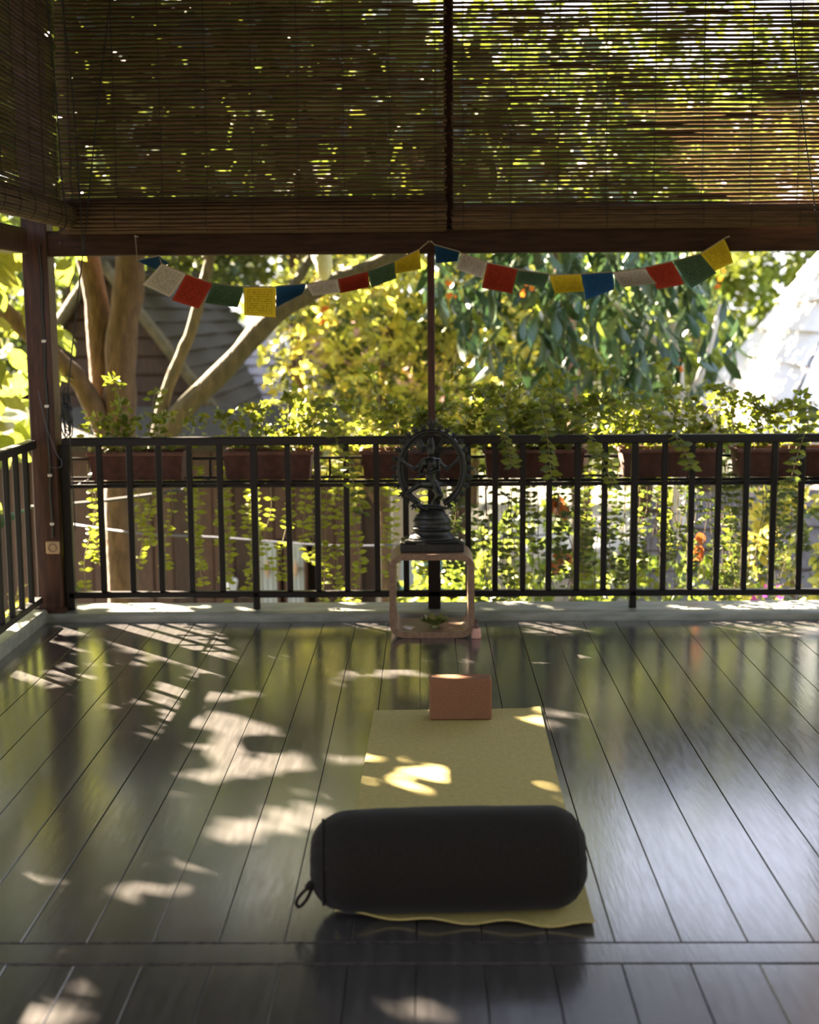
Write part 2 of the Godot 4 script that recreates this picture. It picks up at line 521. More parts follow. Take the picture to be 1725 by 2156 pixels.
# leaf places in a crown made of several lobes; origin is taken off
func crown_spots(lobes: Array, n: int, size: Vector2, origin: Vector3, hang := 0.2, shell := 0.5) -> Array:
	var out := []
	var total := 0.0
	for l in lobes: total += l[1].x * l[1].y * l[1].z
	for l in lobes:
		var k := int(n * l[1].x * l[1].y * l[1].z / total)
		for i in k:
			var p := dot_in_ball()
			p = p.normalized() * pow(p.length(), shell)
			var at: Vector3 = l[0] + p * l[1]
			var s := rng.randf_range(size.x, size.y)
			var d := (Vector3(rng.randf_range(-1, 1), rng.randf_range(-1, 0.7) - hang * 3.0, rng.randf_range(-1, 1)) + p * 0.6).normalized()
			if in_gap(at, s * 0.5): continue
			out.append(turned(at - origin, d, rng.randf() * TAU, s))
	return out

func tree(called: String, label: String, base: Vector3, limbs: Array, bark: Material, lobes: Array, n: int, mesh: Mesh, m: Material, size: Vector2, hang := 0.2, category := "tree", group := "") -> Node3D:
	var t := thing(called, label, category, base, group)
	for i in limbs.size():
		var pts := []
		for p in limbs[i][0]: pts.append(p - base)
		var path := smooth_path(pts, 5)
		var rad := []
		for k in path.size():
			rad.append(lerpf(limbs[i][1], limbs[i][2], float(k) / (path.size() - 1)) * (1.0 + 0.06 * sin(k * 1.7 + i)))
		part(t, "trunk" if i == 0 else "branch", tube(path, rad, 12), bark)
	if n > 0:
		var all := crown_spots(lobes, n, size, base, hang)
		var shade: Array = all.filter(func(_x): return m == M.leaf_lime and rng.randf() < 0.28)      # older, darker leaves among the young ones
		foliage(t, "foliage", mesh, m, all if shade.is_empty() else all.filter(func(a): return not a in shade))
		if not shade.is_empty(): foliage(t, "older_foliage", mesh, M.leaf_canopy, shade)
	return t

# ---------------------------------------------------------------- the scene
func _ready() -> void:
	rng.seed = 20240
	# --- camera, sky, sun, exposure
	var cam := Camera3D.new()
	cam.name = "camera"
	var lens := CameraAttributesPhysical.new()
	lens.frustum_focal_length = 31.725
	lens.frustum_focus_distance = 4.7
	lens.frustum_near = 0.05
	lens.frustum_far = 300.0
	lens.exposure_aperture = 1.6
	cam.attributes = lens
	add_child(cam)
	cam.position = Vector3(0, 1.43, 0)
	cam.rotation_degrees = Vector3(-8.25, 0.71, -0.4)
	cam.fov = 41.44
	cam.current = true

	var env := Environment.new()
	var sky := Sky.new()
	var sm := ProceduralSkyMaterial.new()
	sm.sky_top_color = Color(0.74, 0.82, 1.0)
	sm.sky_horizon_color = Color(0.97, 0.96, 0.975)
	sm.sky_curve = 0.5
	sm.ground_bottom_color = Color(0.2, 0.2, 0.15)
	sm.ground_horizon_color = Color(0.4, 0.4, 0.35)
	sm.energy_multiplier = 4.4
	sky.sky_material = sm
	env.background_mode = Environment.BG_SKY
	env.sky = sky
	env.tonemap_mode = Environment.TONE_MAPPER_LINEAR
	env.tonemap_exposure = 0.84
	env.sdfgi_enabled = true
	env.ssao_enabled = true
	env.ssil_enabled = true
	var we := WorldEnvironment.new()
	we.name = "world"
	we.environment = env
	add_child(we)

	var sun := DirectionalLight3D.new()
	sun.name = "sun"
	sun.light_color = Color(1.0, 0.92, 0.82)
	sun.light_energy = 58.0
	sun.light_angular_distance = 0.53
	sun.shadow_enabled = true
	sun.sky_mode = DirectionalLight3D.SKY_MODE_LIGHT_ONLY
	add_child(sun)
	sun.look_at_from_position(SUN * 20.0, Vector3.ZERO)

	make_materials()
	make_leaves()
	veranda()
	railings()
	blinds()
	cords_and_socket()
	practice_things()
	stool_and_statue()
	prayer_flags()
	planters()
	vines()
	houses()
	garden()

# ---------------------------------------------------------------- veranda
func veranda() -> void:
	# floor: a subfloor that carries planks, a cross board and planks nearer to the door
	var fl := structure("floor", box(Vector3(4.0, 0.1, 8.1), 0.0), M.floor, Vector3(0.1, -0.075, -2.45))
	var edges := []
	for k in range(-16, 12): edges.append(0.43 + 0.1525 * k)
	for row in [[-6.26, -2.945], [-2.84, 1.55]]:
		for k in range(-16, 11):
			var x0: float = maxf(0.43 + 0.1525 * k, -1.83)
			var x1: float = minf(0.43 + 0.1525 * (k + 1), 2.05)
			if x1 - x0 < 0.03: continue
			var gap := 0.0022
			var o := part(fl, "plank", box(Vector3(x1 - x0 - gap, 0.024, row[1] - row[0] - 0.004), 0.0012), M.floor)
			o.position = Vector3((x0 + x1) / 2 - 0.1, 0.063 + rng.randf_range(-0.0006, 0.0006), (row[0] + row[1]) / 2 + 2.45)
			o.rotation = Vector3(rng.randf_range(-0.0004, 0.0004), 0, rng.randf_range(-0.006, 0.006))
	part(fl, "cross_board", box(Vector3(3.86, 0.024, 0.098), 0.003), M.floor, Vector3(0.01, 0.0635, -2.8925 + 2.45))
	# kerbs under the railings
	structure("trim_1", box(Vector3(3.9, 0.05, 0.26), 0.008), M.kerb, Vector3(0.1, 0.012, -6.4))
	structure("trim_2", box(Vector3(0.16, 0.075, 7.8), 0.01), M.kerb, Vector3(-1.885, 0.02, -2.4))
	structure("trim_3", box(Vector3(0.16, 0.075, 7.8), 0.01), M.kerb, Vector3(2.105, 0.02, -2.4))
	# roof boards over the room and the wall behind the viewer
	structure("ceiling", box(Vector3(5.4, 0.14, 9.6), 0.01), M.roof, Vector3(0.1, 3.22, -2.4))
	structure("wall_back", box(Vector3(4.0, 3.2, 0.12), 0.01), M.wall, Vector3(0.1, 1.55, 1.62))
	# posts and beams
	var cp := thing("corner_post", "reddish brown wooden corner post with a power socket at the left", "post", Vector3(-1.8, 0, -6.385))
	part(cp, "shaft", box(Vector3(0.118, 3.15, 0.125), 0.006), M.post, Vector3(0, 1.575, 0))
	part(cp, "foot_block", box(Vector3(0.15, 0.05, 0.155), 0.006), M.post, Vector3(0, 0.035, 0))
	var cr := thing("corner_post", "brown wooden corner post beyond the right blind", "post", Vector3(2.02, 0, -6.385))
	part(cr, "shaft", box(Vector3(0.118, 3.15, 0.125), 0.006), M.post, Vector3(0, 1.575, 0))
	part(cr, "foot_block", box(Vector3(0.15, 0.05, 0.155), 0.006), M.post, Vector3(0, 0.035, 0))
	for s in [[-1.8, "left"], [2.02, "right"]]:
		var bp := thing("rear_post", "brown wooden post standing at the %s end of the back wall" % s[1], "post", Vector3(s[0], 0, 1.5))
		part(bp, "shaft", box(Vector3(0.118, 3.15, 0.125), 0.006), M.post, Vector3(0, 1.575, 0))
		part(bp, "foot_block", box(Vector3(0.15, 0.05, 0.155), 0.006), M.post, Vector3(0, 0.035, 0))
	var fb := thing("front_beam", "long dark brown wooden beam under the front bamboo blinds", "beam", Vector3(0.1, 1.715, -6.385))
	part(fb, "timber", box(Vector3(3.72, 0.112, 0.1), 0.006), M.beam, Vector3(0, 0.056, 0))
	for s in [-1.0, 1.0]:
		part(fb, "tenon_peg", tube([Vector3(s * 1.78, 0.056, 0.045), Vector3(s * 1.78, 0.056, 0.056)], 0.009, 8), M.post)
	for s in [[-1.84, "left side beam of dark wood running forward from the corner post"], [2.06, "right side beam of dark wood outside the picture edge"]]:
		var sb := thing("side_beam", s[1], "beam", Vector3(s[0], 1.72, -2.4))
		part(sb, "timber", box(Vector3(0.1, 0.112, 7.6), 0.006), M.post, Vector3(0, 0.056, 0))
	var mu := thing("blind_post", "dark upright post between the two front bamboo blinds", "post", Vector3(0.112, 1.83, -6.4))
	part(mu, "shaft", box(Vector3(0.045, 1.3, 0.06), 0.004), M.beam, Vector3(0, 0.65, 0))
	part(mu, "foot_block", box(Vector3(0.06, 0.03, 0.07), 0.004), M.beam, Vector3(0, 0.015, 0))
	var tp := thing("slim_post", "slim brown post rising from the railing behind the statue to the beam", "post", Vector3(0.028, 0.865, -6.4))
	part(tp, "shaft", box(Vector3(0.034, 0.85, 0.034), 0.003), M.post, Vector3(0, 0.425, 0))
	part(tp, "foot_plate", box(Vector3(0.05, 0.008, 0.04), 0.002), M.rail, Vector3(0, 0.004, 0))

func railings() -> void:
	var xs := [-1.552, -1.409, -1.27, -1.124, -0.979, -0.655, -0.517, -0.378, -0.235, -0.096, 0.2, 0.328, 0.46, 0.585, 0.718, 0.847, 1.13, 1.259, 1.385, 1.516, 1.647, 1.777, 1.9]
	var r := thing("front_railing", "dark painted front railing with upright balusters along the veranda edge", "railing", Vector3(0, 0.037, -6.38))
	part(r, "top_rail", box(Vector3(3.7, 0.04, 0.055), 0.005), M.rail, Vector3(0.13, 0.812, 0))
	part(r, "bottom_rail", box(Vector3(3.7, 0.03, 0.04), 0.004), M.rail, Vector3(0.13, 0.073, 0))
	part(r, "shelf_rail", box(Vector3(3.7, 0.018, 0.02), 0.003), M.rail, Vector3(0.13, 0.595, -0.035))
	for x in xs:
		part(r, "baluster", box(Vector3(0.028, 0.71, 0.026), 0.003), M.rail, Vector3(x, 0.443, 0), Vector3(0, 0, rng.randf_range(-0.004, 0.004)))
	for p in [[-1.714, 0.045], [-0.817, 0.032], [0.038, 0.06], [0.988, 0.032]]:
		part(r, "newel", box(Vector3(p[1], 0.8, 0.04), 0.003), M.rail, Vector3(p[0], 0.4, 0))
	for s in [[-1.84, "left side railing of thin dark balusters beside the corner post"], [2.06, "right side railing of thin dark balusters past the picture edge"]]:
		var l := thing("side_railing", s[1], "railing", Vector3(s[0], 0.057, -2.4))
		part(l, "top_rail", box(Vector3(0.05, 0.04, 7.75), 0.005), M.rail, Vector3(0, 0.79, 0))
		part(l, "bottom_rail", box(Vector3(0.04, 0.03, 7.75), 0.004), M.rail, Vector3(0, 0.05, 0))
		var k := 0
		while k < 52:
			part(l, "baluster", box(Vector3(0.024, 0.72, 0.024), 0.003), M.rail, Vector3(0, 0.42, -3.76 + 0.147 * k))
			k += 1

# ---------------------------------------------------------------- blinds
func slat_meshes() -> Array:
	var out := []
	for v in 8:
		var r := RandomNumberGenerator.new()
		r.seed = 70 + v
		var st := new_st()
		var rows := []
		var ph := [r.randf() * TAU, r.randf() * TAU, r.randf() * TAU]
		for i in 25:
			var t := i / 24.0
			var x := t - 0.5
			var y := 0.0011 * sin(t * 11.0 + ph[0]) + 0.0007 * sin(t * 27.0 + ph[1]) + r.randf_range(-0.0005, 0.0005)
			var h := 0.0074 * (1.0 + 0.12 * sin(t * 17.0 + ph[2]) + r.randf_range(-0.07, 0.07))
			var d := 0.0026
			rows.append([Vector3(x, y + h, 0), Vector3(x, y + h * 0.3, d), Vector3(x, y - h * 0.6, d), Vector3(x, y - h, 0), Vector3(x, y, -d)])
		add_grid(st, rows, true, false, 1, false)
		out.append(done(st))
	return out

# a roll-up blind in its own xy plane: x runs along its width from -w/2 to w/2, y = 0 is the top of the bottom roll
func blind(label: String, at: Vector3, turn: float, w: float, roll_drop: float, group: String, seed_: int) -> Node3D:
	var t := thing("bamboo_blind", label, "blind", at, group)
	t.rotation.y = turn
	var r := RandomNumberGenerator.new()
	r.seed = seed_
	var n := int((3.13 - at.y) / 0.0187)
	for i in n:
		var o := part(t, "slat", meshes.slats[r.randi() % 8], M["bamboo%d" % (r.randi() % 3)])
		var flip := -1.0 if r.randf() < 0.5 else 1.0
		o.transform = Transform3D(Basis(Vector3(0, 0, 1), r.randf_range(-0.0006, 0.0006)).scaled_local(Vector3(w * r.randf_range(0.994, 1.004) * flip, r.randf_range(0.9, 1.1), 1)), Vector3(r.randf_range(-0.004, 0.004), 0.012 + i * 0.0187 + r.randf_range(-0.001, 0.001), 0))
	# the part that is rolled up: a core wrapped in slats
	var rl := Node3D.new()
	rl.name = "bottom_roll"
	t.add_child(rl)
	var st := new_st()
	var rows := []
	for x in [-w / 2, w / 2]:
		var row := []
		for j in 14:
			row.append(Vector3(x, -roll_drop / 2 + sin(TAU * j / 14) * (roll_drop / 2 - 0.006), 0.036 + cos(TAU * j / 14) * 0.03))
		rows.append(row)
	add_grid(st, rows, true, false, 1, false)
	for e in 2: face(st, rows[e], Vector3(0, -roll_drop / 2, 0.036))
	part(rl, "roll_core", done(st), M.bamboo0)
	var turns := 22
	for k in turns:
		var a := TAU * k / turns
		var o := part(rl, "slat", meshes.slats[r.randi() % 8], M["bamboo%d" % (r.randi() % 3)])
		o.transform = Transform3D(Basis(Vector3(1, 0, 0), -a).scaled_local(Vector3(w * r.randf_range(0.99, 1.006), 1.25, 1.0)), Vector3(0, -roll_drop / 2 + sin(a) * roll_drop / 2, 0.036 + cos(a) * 0.036))
	var m := int(w / 0.205)
	for k in m + 1:
		var x := lerpf(-w / 2 + 0.05, w / 2 - 0.05, float(k) / m)
		for z in [0.0045, -0.0045]:
			var pts := []
			for i in 25: pts.append(Vector3(x + 0.002 * sin(i * 1.9 + k), (3.13 - at.y) * i / 24.0, z))
			part(t, "warp_thread", tube(pts, 0.0013, 4), M.thread)
		var loop := []
		for i in 12:
			var a := TAU * i / 12
			loop.append(Vector3(x, -roll_drop / 2 + sin(a) * (roll_drop / 2 + 0.004), 0.036 + cos(a) * 0.041))
		part(rl, "thread_loop", tube(loop, 0.0014, 4, true), M.thread)
	part(t, "head_batten", box(Vector3(w, 0.035, 0.02), 0.003), M.beam, Vector3(0, 3.1 - at.y, -0.014))
	return t

func blinds() -> void:
	meshes.slats = slat_meshes()
	blind("wide bamboo slat blind left of the dark upright post, rolled at its foot", Vector3(-0.78, 1.955, -6.3), 0.0, 1.76, 0.145, "bamboo blinds", 1)
	blind("wide bamboo slat blind right of the dark upright post, hanging a little lower", Vector3(1.04, 1.918, -6.3), 0.0, 1.83, 0.1, "bamboo blinds", 2)
	blind("bamboo blind seen edge-on at the left side, sagging roll over the side beam", Vector3(-1.645, 1.94, -5.168), PI / 2, 2.1, 0.11, "bamboo blinds", 3)
	blind("bamboo blind of the left side, nearer to the viewer than the picture shows", Vector3(-1.645, 1.94, -3.0), PI / 2, 2.1, 0.11, "bamboo blinds", 4)
	blind("bamboo blind of the right side, just past the right picture edge", Vector3(1.955, 1.93, -5.16), -PI / 2, 2.1, 0.11, "bamboo blinds", 5)
	blind("bamboo blind of the right side, nearer to the viewer than the picture shows", Vector3(1.955, 1.93, -3.0), -PI / 2, 2.1, 0.11, "bamboo blinds", 6)

func cords_and_socket() -> void:
	# pull cord of the left front blind and the tangle hung beside the post
	var c := thing("pull_cord", "black pull cord slanting down the left blind to a tangle beside the corner post", "cord", Vector3(-1.65, 0.9, -6.22))
	var p := []
	for q in [[-1.36, 2.95], [-1.45, 2.4], [-1.535, 1.813], [-1.6, 1.4], [-1.655, 1.02]]: p.append(Vector3(q[0] + 1.65, q[1] - 0.9, 0))
	part(c, "line", tube(smooth_path(p, 6), 0.0032, 5), M.cord)
	var r := RandomNumberGenerator.new()
	r.seed = 12
	for k in 7:
		var loop := []
		var h := r.randf_range(0.05, 0.1)
		var wd := r.randf_range(0.014, 0.03)
		for i in 14:
			var a := TAU * i / 14
			loop.append(Vector3(r.randf_range(-0.004, 0.004) + cos(a) * wd - 0.005, 0.12 + sin(a) * h - 0.03 * (k % 3), sin(a * 2.0 + k) * 0.012 + 0.004 * k - 0.012))
		part(c, "loop", tube(loop, 0.0032, 5, true), M.cord)
	part(c, "knot", blob_mesh([[Vector3(-0.012, 0.13, 0), Vector3(0.008, 0.07, 0.004), 0.016, 0.019], [Vector3(0.0, 0.1, 0.01), Vector3(0.016, 0.12, 0.0), 0.014, 0.01]], 0.005, 0.01), M.cord)
	part(c, "tail", tube(smooth_path([Vector3(0, 0.07, 0), Vector3(0.01, -0.1, 0.004), Vector3(0.012, -0.45, 0)], 5), 0.003, 5), M.cord)
	var c2 := thing("pull_cord", "black pull cord hanging at the far right over the right blind", "cord", Vector3(1.76, 1.8, -6.2))
	part(c2, "line", tube(smooth_path([Vector3(-0.18, 1.2, 0), Vector3(-0.122, 0.734, 0), Vector3(-0.06, 0.35, 0), Vector3(0.004, -0.012, 0)], 5), 0.0032, 5), M.cord)
	part(c2, "toggle", tube([Vector3(0.004, -0.01, 0), Vector3(0.006, -0.05, 0)], [0.007, 0.009], 8), M.cord)
	var c3 := thing("pull_cord", "black pull cord looping over the left side blind", "cord", Vector3(-1.56, 1.85, -5.9))
	part(c3, "line", tube(smooth_path([Vector3(0, 1.1, 0.12), Vector3(0.01, 0.6, 0.04), Vector3(0.015, 0.15, 0.0), Vector3(0.03, -0.02, 0.02), Vector3(0.01, -0.07, 0.16)], 5), 0.0032, 5), M.cord)
	part(c3, "second_line", tube(smooth_path([Vector3(0, 1.15, -0.1), Vector3(0.012, 0.6, -0.24), Vector3(0.02, 0.1, -0.27), Vector3(0.02, -0.12, -0.285)], 5), 0.0032, 5), M.cord)
	# cable and socket on the front face of the corner post
	var w := thing("power_cable", "black cable clipped down the front of the corner post", "cable", Vector3(-1.772, 0.4, -6.317))
	var cp := []
	for i in 24: cp.append(Vector3(0.0025 * sin(i * 1.3), 1.36 * i / 23.0, 0))
	part(w, "wire", tube(cp, 0.0055, 6), M.black)
	for y in [0.925, 0.623, 0.298, 0.066]:
		part(w, "clip", box(Vector3(0.02, 0.014, 0.012), 0.003), M.white, Vector3(0.0, y, 0.001))
	var s := thing("wall_socket", "beige square power socket low on the corner post", "socket", Vector3(-1.774, 0.352, -6.318))
	part(s, "plate", box(Vector3(0.064, 0.06, 0.014), 0.006), M.ivory)
	var ring := new_st()
	add_lathe(ring, [Vector2(0.021, 0.0), Vector2(0.02, 0.004), Vector2(0.017, 0.004), Vector2(0.016, -0.004), Vector2(0.0, -0.004)], 20)
	part(s, "recess", done(ring), M.ivory_dark, Vector3(0, 0, 0.0085), Vector3(PI / 2, 0, 0))
	for x in [-0.007, 0.007]:
		part(s, "pin_hole", tube([Vector3(x, 0, 0.0), Vector3(x, 0, 0.0062)], 0.0024, 8), M.black)
	var lw := thing("loose_wire", "thin pale wire dangling off the corner post above the railing", "wire", Vector3(-1.755, 0.8, -6.3))
	part(lw, "wire", tube(smooth_path([Vector3(-0.05, 0.3, 0), Vector3(-0.02, 0.14, 0.01), Vector3(0.0, 0.08, 0.01), Vector3(0.03, 0.0, 0.02), Vector3(0.05, -0.03, 0.02), Vector3(0.045, -0.06, 0.02), Vector3(0.0, -0.062, 0.01)], 5), 0.0012, 5), M.pale_cable)
	part(lw, "bare_end", tube([Vector3(0.0, -0.062, 0.01), Vector3(-0.012, -0.06, 0.01)], 0.001, 4), M.grille)

# ---------------------------------------------------------------- mat, block, bolster
func practice_things() -> void:
	# mat: far corners (-0.193, -4.776) (0.414, -4.799), near corners (-0.22, -3.05) (0.39, -3.01)
	var c := [Vector2(-0.193, -4.776), Vector2(0.414, -4.799), Vector2(-0.222, -3.045), Vector2(0.392, -3.008)]
	var top := []
	var under := []
	for j in 61:
		var v := j / 60.0
		var a := []
		var b := []
		for i in 25:
			var u := i / 24.0
			var p: Vector2 = (c[0] as Vector2).lerp(c[1], u).lerp((c[2] as Vector2).lerp(c[3], u), v)
			var lift := 0.0
			if v > 0.93:
				var e := (v - 0.93) / 0.07
				lift += e * e * (0.007 + 0.006 * sin(u * 21.0) + 0.022 * pow(1.0 - u, 6.0))
				p.y += e * 0.004 * sin(u * 16.0 + 1.0)
			if v < 0.02 and u > 0.93: lift += 0.006
			a.append(Vector3(p.x, 0.0035 + lift + 0.0045, p.y))
			b.append(Vector3(p.x, 0.0035 + lift, p.y))
		top.append(a)
		under.append(b)
	var st := new_st()
	add_grid(st, top, false, false, 1, false)
	add_grid(st, under, false, false, 2, true)
	add_grid(st, [under[60], top[60]], false, false, 3, true)
	add_grid(st, [under[0], top[0]], false, false, 3, false)
	for i in [0, 24]:
		var e0 := []
		var e1 := []
		for j in 61:
			e0.append(under[j][i])
			e1.append(top[j][i])
		add_grid(st, [e0, e1], false, false, 3, i == 0)
	tag(part(self, "yoga_mat", done(st), M.mat), "olive yellow yoga mat lying on the dark plank floor", "yoga mat")

	tag(part(self, "yoga_block", box(Vector3(0.221, 0.15, 0.075), 0.006), M.cork, Vector3(0.119, 0.0835, -4.683), Vector3(0, 0.012, 0)), "brown cork yoga block standing on edge at the far end of the mat", "yoga block")

	# bolster: a stuffed cylinder with soft rounded ends
	var b := thing("bolster", "black cloth yoga bolster lying across the near end of the mat", "bolster", Vector3(0.049, 0.0085, -3.13))
	b.rotation.y = 0.055
	var R := 0.125
	var H := 0.332
	var n := FastNoiseLite.new()
	n.seed = 5
	n.frequency = 3.2
	var rows := []
	var prof := []
	for i in 5: prof.append([-H, R * 0.3 * i / 4.0])
	for i in 14:
		var t := (i + 1) / 14.0 * PI / 2
		prof.append([-H + 0.105 - 0.105 * cos(t), R * 0.3 + R * 0.685 * sin(t)])
	for i in 17: prof.append([lerpf(-H + 0.12, H - 0.105, i / 16.0), R * (0.985 + 0.02 * sin(i / 16.0 * PI))])
	for i in range(13, -1, -1):
		var t := (i + 1) / 14.0 * PI / 2
		prof.append([H - 0.085 + 0.085 * cos(t), R * 0.3 + R * 0.685 * sin(t)])
	for i in range(4, -1, -1): prof.append([H, R * 0.3 * i / 4.0])
	for q in prof:
		var row := []
		for j in 48:
			var a := TAU * j / 48
			var end_ := clampf((absf(q[0]) - H + 0.13) / 0.13, 0, 1)
			var rr: float = q[1] * (1.0 + 0.02 * n.get_noise_3d(q[0] * 2.2, cos(a) * 0.5, sin(a) * 0.5) + 0.012 * end_ * sin(a * 17.0 + q[0] * 9.0) * clampf(q[1] / R, 0, 1))
			var y := sin(a) * rr
			y = maxf(y, -R * 0.93)      # the weight flattens it where it lies
			var x: float = q[0] + 0.006 * n.get_noise_3d(q[0], cos(a), sin(a) + 4.0)
			row.append(Vector3(x, y + R * 0.93, cos(a) * rr))
		rows.append(row)
	var bs := new_st()
	add_grid(bs, rows, true, false, 1, true)
	part(b, "cover", done(bs), M.bolster)
	for s in [-1.0, 1.0]:
		var seam := []
		for j in 40:
			var a := TAU * j / 40
			seam.append(Vector3(s * (H - 0.03), R * 0.93 + sin(a) * R * 0.8, cos(a) * R * 0.8))
		part(b, "seam", tube(seam, 0.0035, 6, true), M.bolster)
	var loop := smooth_path([Vector3(-H + 0.005, 0.085, 0.06), Vector3(-H - 0.018, 0.07, 0.066), Vector3(-H - 0.034, 0.048, 0.07), Vector3(-H - 0.028, 0.036, 0.072), Vector3(-H - 0.012, 0.05, 0.07), Vector3(-H + 0.005, 0.08, 0.062)], 5)
	var dc := part(b, "drawstring", tube(loop, 0.0042, 6), M.bolster)
	part(dc, "stopper", tube([Vector3(-H + 0.004, 0.09, 0.06), Vector3(-H - 0.01, 0.078, 0.064)], [0.01, 0.008], 8), M.bolster)

# ---------------------------------------------------------------- stool, statue, small offerings
func rounded_square(half: float, r: float, z: float) -> Array:
	var out := []
	for c in [[1, 1, 0.0], [-1, 1, PI / 2], [-1, -1, PI], [1, -1, PI * 1.5]]:
		for i in 9:
			var a: float = c[2] + i / 8.0 * PI / 2
			out.append(Vector3(c[0] * (half - r) + cos(a) * r, half + c[1] * (half - r) + sin(a) * r, z))
	return out

